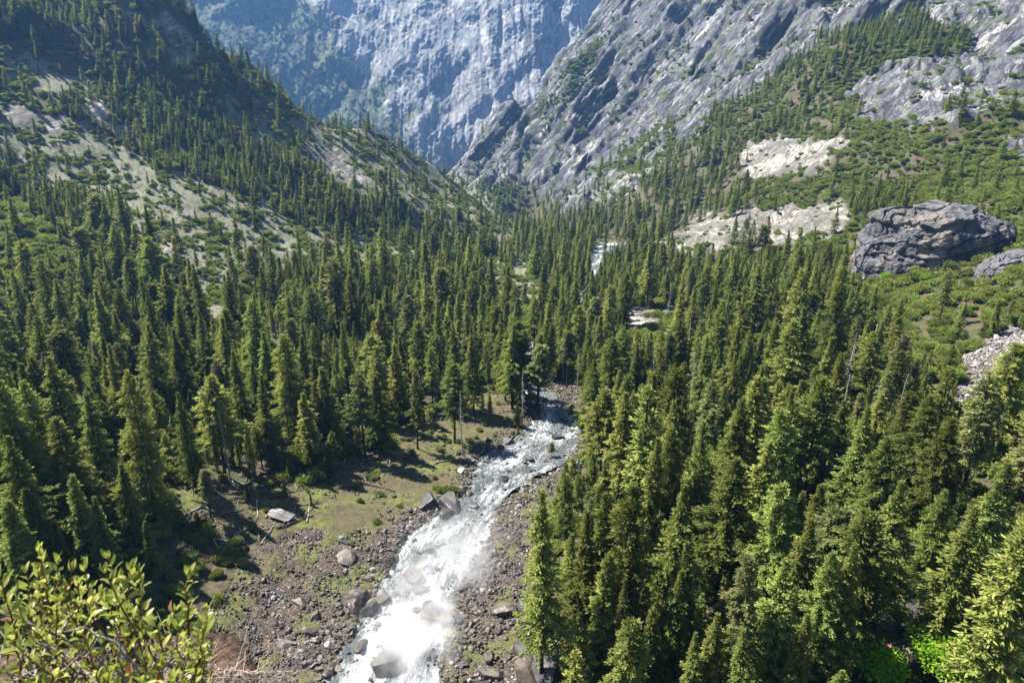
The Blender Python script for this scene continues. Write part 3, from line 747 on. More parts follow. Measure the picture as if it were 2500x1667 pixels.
SMALLR = {k: [rock_mesh('small_rock', 760 + 10*j + i, m, 2, 10) for i in range(4)] for j, (k, m) in enumerate((('wet', M_WETROCK), ('grey', M_GREYROCK), ('dark', M_DARKROCK)))}

# ------------------------------------------------------------------ placing: solve for the point of ground seen at, or standing under, a reading
def hit_ground(u, v, h=0.0, t0=60, t1=2300):
    d = ray(u, v); t = np.exp(np.linspace(math.log(t0), math.log(t1), 900))
    X = d[0]*t; Y = d[1]*t; Z = CAMZ + d[2]*t
    g = height(X, Y) + h
    idx = np.nonzero(Z <= g)[0]
    if len(idx) == 0: return None
    i = max(idx[0], 1); a = (Z[i-1] - g[i-1]); b = (g[i] - Z[i]); f = a/(a + b + 1e-9)
    tt = t[i-1] + (t[i] - t[i-1])*f
    x, y = d[0]*tt, d[1]*tt
    return float(x), float(y), float(height(np.array([x]), np.array([y]))[0])
placed = []   # all individually placed or scattered conifers: x, y, z, h, kind, manual
def tree_at_top(u, v, h, kind='fir', var=None):
    g = hit_ground(u, v, h)
    if g: placed.append((*g, h, kind, 1, -1 if var is None else var))
def tree_at_base(u, v, h, kind='fir', var=None):
    g = hit_ground(u, v, 0)
    if g: placed.append((*g, h, kind, 1, -1 if var is None else var))
TOPS = [(290, 850, 54, 'fir', 3), (535, 800, 46, 'fir', 0), (650, 768, 54, 'fir', 3), (740, 842, 40, 'fir', 4), (823, 850, 44, 'pine', 0), (790, 740, 46, 'fir', 1), (1043, 740, 50, 'fir', 0),
 (1040, 832, 42, 'fir', 5), (950, 850, 40, 'pine', 1), (1185, 650, 50, 'pine', 0), (1235, 765, 44, 'pine', 1), (1238, 790, 42, 'pine', 2), (1085, 770, 46, 'fir', 0), (1000, 690, 48, 'fir', 1), (870, 690, 48, 'fir', 2),
 (960, 735, 45, 'fir', 5), (910, 790, 42, 'fir', 1), (620, 565, 44, 'fir', 0), (740, 565, 42, 'fir', 1), (30, 620, 44, 'fir', 3), (110, 592, 44, 'fir', 0), (180, 575, 42, 'fir', 2), (245, 590, 42, 'fir', 1),
 (283, 522, 42, 'fir', 0), (330, 560, 44, 'fir', 5), (425, 592, 44, 'fir', 1), (372, 605, 44, 'fir', 2), (520, 622, 42, 'fir', 0), (190, 900, 46, 'fir', 0), (60, 870, 46, 'fir', 3), (0, 860, 52, 'fir', 3),
 (240, 790, 44, 'fir', 1), (335, 740, 46, 'fir', 0), (400, 750, 44, 'fir', 2), (460, 705, 44, 'fir', 1), (20, 1000, 46, 'fir', 0), (115, 960, 44, 'fir', 3), (160, 1090, 36, 'fir', 4), (60, 1120, 34, 'fir', 4), (215, 1140, 32, 'fir', 4), (330, 1195, 20, 'fir', 4),
 (120, 1200, 26, 'fir', 4), (10, 1150, 34, 'fir', 4),(270, 1060, 34, 'fir', 2), (590, 860, 42, 'fir', 1), (700, 900, 36, 'fir', 2), (480, 860, 44, 'fir', 5), (410, 900, 42, 'fir', 0), (860, 860, 38, 'fir', 4),
 (1110, 660, 46, 'fir', 1), (1140, 700, 46, 'fir', 5), (1160, 760, 42, 'fir', 0), (1290, 640, 40, 'fir', 1), (1330, 700, 40, 'fir', 5),
 (1252, 1120, 60, 'fir', 0), (1338, 1175, 48, 'fir', 1), (1445, 1105, 56, 'fir', 3), (1400, 1130, 52, 'fir', 2), (1720, 1268, 44, 'pine', 0), (1500, 1392, 27, 'fir', 4), (1640, 1400, 30, 'fir', 1), (1365, 828, 46, 'fir', 0),
 (1388, 890, 44, 'fir', 5), (1445, 900, 50, 'fir', 0), (1555, 842, 52, 'fir', 5), (1622, 960, 52, 'fir', 1), (1550, 985, 50, 'fir', 3), (1700, 912, 50, 'fir', 0), (1830, 885, 50, 'fir', 1),
 (1888, 862, 52, 'fir', 5), (1992, 932, 52, 'fir', 0), (2045, 1005, 48, 'fir', 3), (2130, 905, 46, 'fir', 3), (2185, 955, 46, 'fir', 5), (2282, 850, 54, 'pine', 0), (2340, 785, 50, 'fir', 5),
 (1645, 640, 44, 'fir', 1), (1692, 745, 44, 'fir', 2), (1782, 742, 42, 'fir', 4), (1905, 770, 44, 'fir', 2), (1510, 855, 46, 'fir', 2), (1740, 862, 48, 'fir', 4), (1905, 1262, 40, 'fir', 3), (1960, 1245, 42, 'fir', 0),
 (2080, 1100, 48, 'fir', 0), (2175, 1120, 38, 'fir', 3), (2235, 1150, 50, 'fir', 1), (2305, 1100, 46, 'fir', 0), (1800, 1110, 48, 'fir', 5), (1565, 1110, 48, 'fir', 2), (1860, 1180, 44, 'fir', 1), (2005, 1170, 46, 'fir', 5),
 (1680, 1050, 50, 'fir', 3), (1760, 1010, 50, 'fir', 0), (1500, 1000, 50, 'fir', 1), (1580, 1250, 42, 'fir', 1), (1395, 1270, 40, 'fir', 4), (1810, 1290, 40, 'fir', 0), (1560, 1300, 36, 'fir', 2), (2320, 1230, 42, 'fir', 3),
 (1600, 1450, 26, 'fir', 4), (1850, 1400, 30, 'fir', 2), (1710, 1440, 28, 'fir', 0),(1340, 1400, 28, 'fir', 1), (1430, 1330, 36, 'fir', 1)]
for a in TOPS: tree_at_top(*a)
for a in [(1188, 980, 13, 'fir', 4), (1125, 950, 12, 'fir', 4), (1108, 940, 11, 'fir', 4), (1190, 1000, 6, 'fir', 4), (460, 1225, 9, 'fir', 4), (485, 1190, 20, 'pine', 2), (715, 1160, 6, 'fir', 4), (930, 1090, 9, 'pine', 2),
          (992, 1000, 14, 'pine', 2), (1266, 1055, 9, 'pine', 2), (655, 1140, 7, 'fir', 4), (570, 1150, 8, 'fir', 4), (1330, 1120, 9, 'fir', 4), (1350, 1075, 12, 'fir', 4), (700, 1010, 16, 'fir', 4), (430, 1060, 14, 'fir', 4)]: tree_at_base(*a)
for (u_, v_, h_, k_) in [(1192, 872, 46, 5), (1214, 852, 42, 0), (1188, 928, 50, 5), (1204, 938, 46, 6), (1176, 940, 50, 0), (1250, 872, 40, 3), (1230, 862, 44, 3), (1244, 848, 40, 1), (1262, 866, 36, 2), (1178, 905, 48, 3), (1150, 880, 44, 0), (1228, 818, 42, 6), (1200, 815, 42, 8), (1255, 805, 38, 1), (1182, 835, 44, 2), (1284, 838, 34, 7), (1165, 850, 44, 1),
                       (1240, 780, 40, 0), (1270, 760, 38, 5), (1300, 730, 36, 2), (1320, 712, 36, 0), (1290, 790, 36, 6), (1218, 790, 42, 3), (1345, 690, 34, 1), (1365, 668, 32, 2), (1335, 668, 34, 0), (1385, 640, 30, 4)]:
    g_ = hit_ground(u_, v_, 0)
    if g_ and river_dist(np.array([g_[0]]), np.array([g_[1]]))[0] > 0.5: placed.append((*g_, h_, 'fir', 1, k_))
print('manual trees', len(placed), round(time.time() - T0, 1))

def scatter_pts(n, xr, yr, mind_fn, code_ok, seed):
    r = np.random.default_rng(seed)
    x = r.uniform(*xr, n); y = r.uniform(*yr, n)
    z = height(x, y); u, v, d = project(x, y, z)
    m = (u > -140) & (u < 2492) & (v > -160) & (v < 2050) & (d > 70)
    x, y, z, u, v, d = (a[m] for a in (x, y, z, u, v, d))
    c = cover(x, y, z); return x, y, z, u, v, d, c
class Cells:
    def __init__(s, cell): s.c = cell; s.d = {}
    def ok(s, x, y, r):
        i, j = int(x//s.c), int(y//s.c); k = int(r//s.c) + 1
        for a in range(i-k, i+k+1):
            for b in range(j-k, j+k+1):
                for q_ in s.d.get((a, b), ()):
                    if (q_[0]-x)**2 + (q_[1]-y)**2 < r*r: return False
        return True
    def add(s, x, y): s.d.setdefault((int(x//s.c), int(y//s.c)), []).append((x, y))
cells = Cells(8)
for p in placed: cells.add(p[0], p[1])
x, y, z, u, v, d, c = scatter_pts(130000, (-1300, 1300), (110, 2250), None, None, 21)
OPEN = [([(1945, 505), (2060, 468), (2200, 480), (2320, 555), (2352, 590), (2352, 680), (2230, 690), (2200, 610), (2120, 645), (2000, 650), (1950, 600)], 1.0),
        ([(2200, 850), (2290, 765), (2352, 752), (2352, 800), (2290, 850), (2240, 945), (2205, 940)], 0.92),
        ([(1530, 540), (1600, 505), (1800, 475), (1950, 465), (1945, 560), (1760, 560), (1640, 570)], 0.92),
        ([(1362, 556), (1445, 556), (1430, 585), (1365, 600)], 0.8), ([(2090, 1450), (2250, 1450), (2270, 1568), (2090, 1568)], 1.0), ([(1940, 1470), (2070, 1470), (2070, 1568), (1940, 1568)], 1.0), ([(1750, 1480), (1830, 1480), (1830, 1568), (1750, 1568)], 0.9), ([(1435, 705), (1545, 705), (1555, 750), (1435, 758)], 0.96),
        ([(1110, 590), (1210, 600), (1290, 655), (1280, 720), (1180, 715), (1110, 660)], 0.93),
        ([(1700, 330), (1830, 318), (1955, 318), (1880, 395), (1700, 412)], 0.95),
        ([(330, 560), (450, 560), (560, 620), (600, 640), (540, 720), (470, 720), (400, 620)], 0.85), ([(620, 480), (860, 550), (1000, 600), (880, 625), (700, 600), (560, 530)], 0.78),
        ([(690, 325), (830, 395), (870, 450), (790, 425)], 0.8), ([(0, 250), (230, 290), (330, 360), (200, 330), (0, 290)], 0.6), ([(280, 430), (420, 440), (560, 520), (450, 520), (330, 480)], 0.6),
        ([(1195, 870), (1240, 870), (1330, 980), (1290, 1060), (1160, 1110), (1060, 1130), (1110, 1060), (1230, 960)], 1.0), ([(1235, 870), (1330, 870), (1370, 960), (1330, 1010), (1290, 930)], 0.6),
        ([(960, 930), (1110, 900), (1200, 940), (1150, 1040), (1040, 1130), (900, 1120), (920, 1020)], 0.6), ([(420, 1150), (900, 1120), (900, 1240), (600, 1260), (430, 1250)], 1.0), ([(1990, 1390), (2190, 1370), (2190, 1520), (2000, 1500)], 1.0)]
dens_n = fbm(P3(x/60, y/60, 1.), 3)
riv = np.full(len(x), 99.0); mm = (np.abs(x - 40) < 260) & (y < 1250); riv[mm] = river_dist(x[mm], y[mm])
prob = {ord('F'): 1.0, ord('C'): 0.5, ord('S'): 0.13, ord('B'): 0.07, ord('R'): 0.006, ord('b'): 0.05, ord('L'): 0.01, ord('M'): 0.0, ord('G'): 0.0, ord('D'): 0.0, ord('T'): 0.0}
pr = np.array([prob[k] for k in c]); rnd = np.random.default_rng(5).random(len(x))
hv = np.random.default_rng(6).random(len(x))
# slopes above the left bank and the open right side carry fewer, smaller trees
for i in range(len(x)):
    far = y[i]
    if riv[i] < (7 if y[i] < 430 else 1.0): continue
    if 1150 < u[i] < 1290 and 870 < v[i] < 1100 and riv[i] < 22: continue
    p_ = pr[i]
    if c[i] == ord('F'): p_ *= (1.0 if dens_n[i] > -0.12 or riv[i] < 25 else 0.22)*(0.5 if x[i] < -280 and y[i] > 600 else 1)
    if rnd[i] > p_: continue
    base = 51 if far < 560 else 45 if far < 750 else 36
    if abs(x[i]) > 330 or far > 1200: base = 30
    hh = base*np.clip(0.34 + 0.72*hv[i]**1.1 + 0.3*dens_n[i], 0.24, 1.15)
    if c[i] == ord('S'): hh *= 0.7
    md = (6.6 + 0.14*hh + (1.4 if x[i] > 30 and far < 450 else 0) if far < 800 else 9.0)*(1 if c[i] in (ord('F'), ord('C')) else 1.6)
    if far > 1300: md = 10
    if 100 < v[i] < 1750 and not cells.ok(x[i], y[i], md): continue
    # keep the open bank and gravel free: a tree in front may not hide it
    ut, vt, _ = project(np.array([x[i]]), np.array([y[i]]), np.array([z[i] + hh*0.8]))
    if v[i] > 1240 and u[i] < 1280 and u[i] > 330 : continue
    if 1010 < u[i] < 1330 and v[i] > 1000 and vt[0] < 1500 and u[i] < 1290: continue
    if u[i] > 380 and u[i] < 1000 and v[i] > 1130: continue
    hs = np.array([1.0, 0.8, 0.6, 0.4, 0.2]); uu, vv, _ = project(np.full(5, x[i]), np.full(5, y[i]), z[i] + hh*hs); skip = False
    for Pg, pq in OPEN:
        if inpoly(uu, vv, Pg).any() and (rnd[i]*977) % 1 < pq: skip = True; break
    if skip: continue
    cells.add(x[i], y[i])
    placed.append((x[i], y[i], z[i], hh, 'pine' if (hv[i]*97) % 1 < 0.14 else 'fir', 0, -1))
x, y, z, u, v, d, c = scatter_pts(60000, (-500, 420), (140, 900), None, None, 22)
riv = np.full(len(x), 99.0); riv[:] = river_dist(x, y); uc = Cells(5); r2_ = np.random.default_rng(23)
for i in np.nonzero((c == ord('F')) & (riv > 8))[0]:
    if r2_.random() > 0.30 or not uc.ok(x[i], y[i], 5.5) or not cells.ok(x[i], y[i], 2.6): continue
    hh = r2_.uniform(6, 22)
    if u[i] > 330 and u[i] < 1290 and v[i] > 1130: continue
    hs = np.array([1.0, 0.6, 0.2]); uu, vv, _ = project(np.full(3, x[i]), np.full(3, y[i]), z[i] + hh*hs)
    if any(pq > 0.8 and inpoly(uu, vv, Pg).any() for Pg, pq in OPEN): continue
    uc.add(x[i], y[i]); placed.append((x[i], y[i], z[i], hh, 'fir', 0, -1))
print('trees', len(placed), round(time.time() - T0, 1))

# ------------------------------------------------------------------ label writing
ORD = ['first', 'second', 'third', 'fourth', 'fifth', 'sixth', 'seventh', 'eighth', 'ninth', 'tenth', 'eleventh', 'twelfth', 'thirteenth', 'fourteenth', 'fifteenth', 'sixteenth', 'seventeenth', 'eighteenth', 'nineteenth', 'twentieth']
PLACES = [  # rows top to bottom of the view, seven columns each
 ['on the high shaded slope', 'on the upper left slope', 'near the left ridge top', 'before the blue cliff', 'on the grey granite spur', 'below the bright granite face', 'under the upper right slabs'],
 ['on the left hillside', 'below the rocky hillside band', 'on the open left scrub', 'at the gorge mouth', 'beside the far white river', 'near the pale slab', 'around the dark granite dome'],
 ['in the far left woods', 'in the left valley forest', 'below the pale left scrub', 'left of the river in mid forest', 'right of the river in mid forest', 'in the sunny right forest', 'near the grey rockslide'],
 ['at the dark left edge', 'behind the mossy bank', 'at the back of the mossy bank', 'by the river bend', 'on the near right bank', 'in the lower right forest', 'under the rockslide'],
 ['above the leafy foreground bush', 'beside the low green thicket', 'on the left gravel bank', 'near the white rapids', 'beside the lowest rapids', 'in the bottom right woods', 'in the bottom right corner'],
]
def give_labels(items, kindword, descf):
    """items: dicts with obj, u, v, size. Writes a label that places each one by row and by order from the left"""
    zones = {}
    for it in items:
        r_ = int(np.clip(np.searchsorted([360, 640, 900, 1230], it['v']), 0, 4)); c_ = int(np.clip(it['u']//336, 0, 6))
        zones.setdefault((r_, c_), []).append(it)
    for (r_, c_), L in zones.items():
        L.sort(key=lambda t: -t['v']); nrow = max(1, math.ceil(len(L)/12))
        rn = {1: [''], 2: ['front row ', 'back row '], 3: ['front row ', 'middle row ', 'back row ']}.get(nrow)
        if rn is None: rn = [ORD[k] + ' row from the front ' for k in range(nrow)]
        per = math.ceil(len(L)/nrow)
        for k in range(nrow):
            row = sorted(L[k*per:(k+1)*per], key=lambda t: t['u'])
            for j, it in enumerate(row):
                o = '' if len(row) == 1 else ('leftmost' if j == 0 else ('rightmost' if j == len(row)-1 else ORD[j] + ' from left'))
                rw = ('in ' + rn[k]) if rn[k] else ''
                txt = f"{descf(it)} {kindword}, {o + ' ' if o else ''}{rw}{PLACES[r_][c_]}"
                txt = ' '.join(txt.split()); ws = txt.split()
                it['obj']['label'] = ' '.join(ws[:16])

# ------------------------------------------------------------------ the conifers that show largest become things; the rest is one forest
P = np.array([(p[0], p[1], p[2], p[3]) for p in placed])
ub, vb, db = project(P[:, 0], P[:, 1], P[:, 2]); ut, vt, dt = project(P[:, 0], P[:, 1], P[:, 2] + P[:, 3])
inside = (ub > -10) & (ub < 2362) & (vt < 1540) & (vb > 20)
sizepx = (vb - np.maximum(vt, 0))*inside
hid = (vt > 1560)
def place_tree(proto, name, p, k, rz):
    tm_, cm_, h0 = proto[:3]; s_ = p[3]/h0
    e = bpy.data.objects.new(name, None); C.collection.objects.link(e); e.empty_display_size = 1
    e.location = (p[0], p[1], p[2] - 0.3); e.rotation_euler = (0, 0, rz)
    wd = s_*(0.92 + 0.5*((k*0.37) % 1)); e.scale = (wd, wd, s_)
    t_ = bpy.data.objects.new('trunk', tm_); C.collection.objects.link(t_); t_.parent = e
    c_ = bpy.data.objects.new('crown', cm_); C.collection.objects.link(c_); c_.parent = e
    return e
firs, pines = [], []; rest = []
lim = {'fir': 290, 'pine': 120}; cnt = {'fir': 0, 'pine': 0}
order = sorted(range(len(placed)), key=lambda i: (-placed[i][5]*(sizepx[i] > 0), -sizepx[i]))
for i in order:
    p = placed[i]; kd = p[4]
    if sizepx[i] > 0 and cnt[kd] < lim[kd]:
        k = cnt[kd]; cnt[kd] += 1
        pool = FIRS if kd == 'fir' else PINES
        j = p[6] if p[6] >= 0 else int((p[0]*13.7 + p[1]*7.1) % len(pool))
        if p[3] < 22 and kd == 'fir': j = 4
        e = place_tree(pool[j % len(pool)], kd + '_tree', p, k, (p[0]*3.3 + p[1]) % 6.28)
        tag(e, None, kd + ' tree', ('firs' if kd == 'fir' else 'pines') + ' standing on the valley floor and slopes')
        (firs if kd == 'fir' else pines).append(dict(obj=e, u=float(ub[i]), v=float(np.clip(vb[i]*0.5+vt[i]*0.5, 0, 1568)), size=float(p[3]), j=j))
    else: rest.append(i)
fd = lambda it: ('young ' if it['size'] < 16 else 'short ' if it['size'] < 28 else 'tall ' if it['size'] > 46 else '') + ['dark dense', 'full pointed', 'slim', 'broad dark', 'narrow green', 'open crowned', 'feathery', 'thin ragged', 'wide bushy'][it['j'] % 9]
give_labels(firs, 'fir', fd)
give_labels(pines, 'pine', lambda it: ('small ' if it['size'] < 22 else '') + ['sparse bare-trunked', 'thin high-crowned', 'flat crowned'][it['j'] % 3])

def scatter_obj(name, protos, pts, rots, scl, idx, label, cat=None):
    """one object, its pieces instanced by geometry nodes"""
    col = bpy.data.collections.new(name + '_kinds')
    for k, m in enumerate(protos):
        o = bpy.data.objects.new(f'{name}_piece_{k:02d}', m); col.objects.link(o)
    me = bpy.data.meshes.new(name); me.vertices.add(len(pts)); me.vertices.foreach_set('co', np.asarray(pts, np.float32).ravel())
    a = me.attributes.new('rot', 'FLOAT_VECTOR', 'POINT'); a.data.foreach_set('vector', np.asarray(rots, np.float32).ravel())
    a = me.attributes.new('scl', 'FLOAT_VECTOR', 'POINT'); a.data.foreach_set('vector', np.asarray(scl, np.float32).ravel())
    a = me.attributes.new('idx', 'INT', 'POINT'); a.data.foreach_set('value', np.asarray(idx, np.int32))
    o = link(name, me)
    g = bpy.data.node_groups.new(name, 'GeometryNodeTree')
    g.interface.new_socket('Geometry', in_out='INPUT', socket_type='NodeSocketGeometry'); g.interface.new_socket('Geometry', in_out='OUTPUT', socket_type='NodeSocketGeometry')
    gi = g.nodes.new('NodeGroupInput'); go = g.nodes.new('NodeGroupOutput'); ip = g.nodes.new('GeometryNodeInstanceOnPoints')
    ci = g.nodes.new('GeometryNodeCollectionInfo'); ci.inputs['Collection'].default_value = col; ci.inputs['Separate Children'].default_value = True; ci.inputs['Reset Children'].default_value = True
    def na(nm, ty):
        n_ = g.nodes.new('GeometryNodeInputNamedAttribute'); n_.data_type = ty; n_.inputs['Name'].default_value = nm; return n_.outputs['Attribute']
    L = g.links.new
    L(gi.outputs[0], ip.inputs['Points']); L(ci.outputs[0], ip.inputs['Instance']); ip.inputs['Pick Instance'].default_value = True
    L(na('idx', 'INT'), ip.inputs['Instance Index']); L(na('rot', 'FLOAT_VECTOR'), ip.inputs['Rotation']); L(na('scl', 'FLOAT_VECTOR'), ip.inputs['Scale'])
    L(ip.outputs[0], go.inputs[0])
    md = o.modifiers.new('scatter', 'NODES'); md.node_group = g
    tag(o, label, cat, None, 'stuff'); return o
rr_ = np.random.default_rng(9)
# the rest of the forest, with trees on the far wall
mid = [i for i in rest if db[i] < 420]; farl = [i for i in rest if db[i] >= 420]
def forest(name, ids, protos, heights, label):
    idx = np.array([int((placed[i][0]*3.1 + placed[i][1]*5.7) % len(protos)) for i in ids])
    sz = np.array([placed[i][3] for i in ids])/np.array(heights)[idx]; wd = sz*(0.85 + 0.6*rr_.random(len(ids)))
    pts = np.array([placed[i][:3] for i in ids]) - [0, 0, 0.4]
    rots = np.stack([rr_.normal(0, .015, len(ids)), rr_.normal(0, .015, len(ids)), rr_.random(len(ids))*6.28], 1)
    scatter_obj(name, protos, pts, rots, np.stack([wd, wd, sz], 1), idx, label)
def merged(tr):
    tm_, cm_, h0 = tr[:3]
    def arr(me):
        V = np.empty(len(me.vertices)*3, np.float32); me.vertices.foreach_get('co', V); Fc = np.empty(len(me.loops), np.int32); me.loops.foreach_get('vertex_index', Fc)
        return V.reshape(-1, 3), Fc.reshape(-1, 4)
    a, b = arr(tm_), arr(cm_); V, Fc = join([a, b]); tp = np.empty(len(cm_.vertices), np.float32); cm_.attributes['tip'].data.foreach_get('value', tp)
    me = mesh_from('near_conifer', V, Fc, [tm_.materials[0], cm_.materials[0]], np.concatenate([np.zeros(len(a[1])), np.ones(len(b[1]))]))
    setattr_f(me, 'tip', np.concatenate([np.zeros(len(a[0])), tp])); return me
NEARM = [merged(FIRS[0]), merged(FIRS[3]), merged(FIRS[2]), merged(FIRS[4]), merged(FIRS[6]), merged(FIRS[8]), merged(PINES[0])]
if mid: forest('forest', mid, NEARM, [50, 52, 44, 40, 48, 50, 46], 'dense conifer forest filling the valley between the larger trees')
forest('distant_forest', farl, [m for m, h in FARP], [h for m, h in FARP], 'distant conifer forest on valley floor and hillsides')
# trees on the far wall
wp = []
for _ in range(5200):
    i, j = rr_.integers(0, WV.shape[0]), rr_.integers(60, WV.shape[1] - 60); p = WV[i, j]
    if WVEG[i, j] > 0.35 + 0.5*rr_.random() and p[0] < 300: wp.append((p[0] + rr_.normal(0, 2), p[1] + 2, p[2]))
if wp:
    n_ = len(wp); s_ = 0.45 + 0.4*rr_.random(n_)
    scatter_obj('far_wall_woods', [FARP[0][0], FARP[2][0]], wp, np.stack([np.zeros(n_), np.zeros(n_), rr_.random(n_)*6], 1), np.stack([s_*1.2, s_*1.2, s_], 1), rr_.integers(0, 2, n_), 'tiny conifers clinging to the far blue cliff wall')
print('forest', len(mid), len(farl), len(wp), round(time.time() - T0, 1))

# ------------------------------------------------------------------ brush and oaks
x, y, z, u, v, d, c = scatter_pts(330000, (-1100, 1250), (110, 2200), None, None, 33)
pb = {ord('B'): 0.95, ord('C'): 0.7, ord('S'): 0.50, ord('R'): 0.03, ord('b'): 0.6, ord('L'): 0.03, ord('F'): 0.34, ord('M'): 0.16, ord('D'): 0.9, ord('G'): 0.0, ord('T'): 0.0}
pr = np.array([pb[k] for k in c]); q1 = fbm(P3(x/24, y/24, 6.), 3)
keep = np.random.default_rng(34).random(len(x)) < pr*np.where(c == ord('S'), np.clip(0.6 + q1*3.4, 0.0, 1.8), np.clip(0.85 + q1*1.8, 0.1, 1.3))
riv = np.full(len(x), 99.0); mm = (np.abs(x - 40) < 260) & (y < 1250); riv[mm] = river_dist(x[mm], y[mm]); keep &= riv > 5
keep &= ~((c == ord('F')) & (y > 900) & (x > 0))
bc = Cells(5); br = []
for i in np.nonzero(keep)[0]:
    sc_ = 0.55 + 0.75*rr_.random()
    if c[i] == ord('M'): sc_ *= 0.35
    if c[i] == ord('D'): sc_ *= 0.62
    if c[i] in (ord('S'), ord('L')): sc_ *= 0.7
    if c[i] == ord('R') or c[i] == ord('b'): sc_ *= 1.2
    md = (3.0 if y[i] < 700 else 3.8)*sc_*(0.85 if c[i] in (ord('B'), ord('C'), ord('D')) else 0.9)
    if not bc.ok(x[i], y[i], md): continue
    bc.add(x[i], y[i]); br.append((x[i], y[i], z[i], sc_, u[i], v[i], d[i]))
B = np.array(br)
opx = B[:, 3]*7/B[:, 6]*((B[:, 4] > 0) & (B[:, 4] < 2352) & (B[:, 5] < 1560) & (B[:, 5] > 0))
# brush hidden in the thick of the forest does not count as seen
cb = cover(B[:, 0], B[:, 1], B[:, 2]); opx = opx*np.where(cb == ord('F'), 0.35, 1)
od = np.argsort(-opx); oaks = []
for k, i in enumerate(od[:280]):
    b = B[i]; pr_ = OAKS[int(b[0]*7.7 + b[1]) % 5]; e = bpy.data.objects.new('oak_shrub', None); C.collection.objects.link(e)
    e.location = (b[0], b[1], b[2] - 0.2); e.rotation_euler = (0, 0, b[0] % 6.28); e.scale = (b[3],)*3
    for nm, me in (('stems', pr_[0]), ('crown', pr_[1])):
        o = bpy.data.objects.new(nm, me); C.collection.objects.link(o); o.parent = e
    tag(e, None, 'shrub', 'rounded evergreen oak shrubs'); oaks.append(dict(obj=e, u=b[4], v=b[5], size=b[3]))
give_labels(oaks, 'oak shrub', lambda it: 'large rounded green' if it['size'] > 1.1 else 'small bushy green' if it['size'] < 0.5 else 'rounded green')
ids = od[280:]; nn_ = len(ids); s_ = B[ids, 3]*1.15
scatter_obj('brush', FARB, B[ids, :3], np.stack([np.zeros(nn_), np.zeros(nn_), rr_.random(nn_)*6.28], 1), np.stack([s_*(0.9 + .4*rr_.random(nn_)), s_*(0.9 + .4*rr_.random(nn_)), s_*(0.8 + .4*rr_.random(nn_))], 1), rr_.integers(0, 4, nn_), 'evergreen brush covering the open slopes')
print('brush', nn_, round(time.time() - T0, 1))
# bright broadleaf trees
mp = []
for (u_, v_, s_, j, dd) in [(2165, 1590, 2.0, 0, 'large bright lime green'), (2018, 1585, 1.7, 1, 'low bright lime green'), (1785, 1590, 1.1, 2, 'yellow green airy'), (2065, 1460, 1.0, 2, 'thin yellowish leafed'), (2165, 1370, 0.7, 2, 'slender lime green'),
     (2020, 1010, 0.8, 1, 'bright green'), (2030, 650, 1.2, 1, 'bright green'), (2125, 650, 1.0, 1, 'small bright green'), (1770, 770, 0.8, 2, 'airy light green'), (1310, 950, 0.5, 1, 'small vivid green'), (2070, 1090, 0.8, 1, 'vivid green'), (160, 285, 0.9, 1, 'vivid green')]:
    g = hit_ground(u_, v_)
    if not g: continue
    pr_ = MAPLES[j]; e = bpy.data.objects.new('maple_tree', None); C.collection.objects.link(e); e.location = g; e.scale = (s_,)*3; e.rotation_euler = (0, 0, u_)
    for nm, me in (('trunk', pr_[0]), ('crown', pr_[1])):
        o = bpy.data.objects.new(nm, me); C.collection.objects.link(o); o.parent = e
    tag(e, None, 'maple tree', 'fresh green maples'); mp.append(dict(obj=e, u=u_, v=v_, size=s_, d=dd))
give_labels(mp, 'maple', lambda it: it['d'])

# ------------------------------------------------------------------ dead trees and fallen trunks
dl = []
for (u_, v_, h, j) in [(1962, 765, 40, 3), (2012, 745, 34, 2), (1600, 800, 36, 0), (1505, 800, 30, 0), (432, 470, 22, 1), (385, 430, 20, 1), (515, 450, 22, 0), (600, 440, 24, 3), (575, 520, 20, 3), (820, 480, 20, 1), (240, 300, 22, 2), (435, 280, 26, 2),
     (205, 770, 30, 0), (500, 930, 34, 0), (630, 740, 30, 3), (930, 640, 26, 1), (1060, 620, 24, 1), (1400, 640, 26, 0), (1450, 620, 24, 1), (1540, 650, 26, 3), (1330, 810, 26, 0), (1360, 850, 24, 1), (1490, 1020, 30, 0), (1700, 930, 34, 1), (1800, 980, 32, 3),
     (2085, 1360, 14, 2), (1745, 600, 24, 0), (460, 600, 18, 2), (1260, 600, 22, 3), (1180, 590, 20, 1), (880, 560, 20, 0), (760, 500, 22, 1), (330, 640, 26, 0), (2190, 890, 26, 1)]:
    g = hit_ground(u_, v_, h)
    if not g: continue
    tm_, bmh, h0 = SNAGS[j]; s_ = h/h0; e = bpy.data.objects.new('dead_tree', None); C.collection.objects.link(e); e.location = g; e.scale = (s_*1.1, s_*1.1, s_); e.rotation_euler = (0.02, -0.02, u_ % 6.28)
    for nm, me in (('trunk', tm_), ('branches', bmh)):
        o = bpy.data.objects.new(nm, me); C.collection.objects.link(o); o.parent = e
    tag(e, None, 'dead tree', 'bare dead conifers'); dl.append(dict(obj=e, u=u_, v=v_ + 60, size=h, j=j))
RUST = [(FIRS[k][0], FIRS[k][1].copy(), FIRS[k][2]) for k in (5, 7, 2)]
for q_ in RUST: q_[1].materials[0] = M_DEADN; q_[1].name = 'dry_crown'
rs = np.random.default_rng(88)
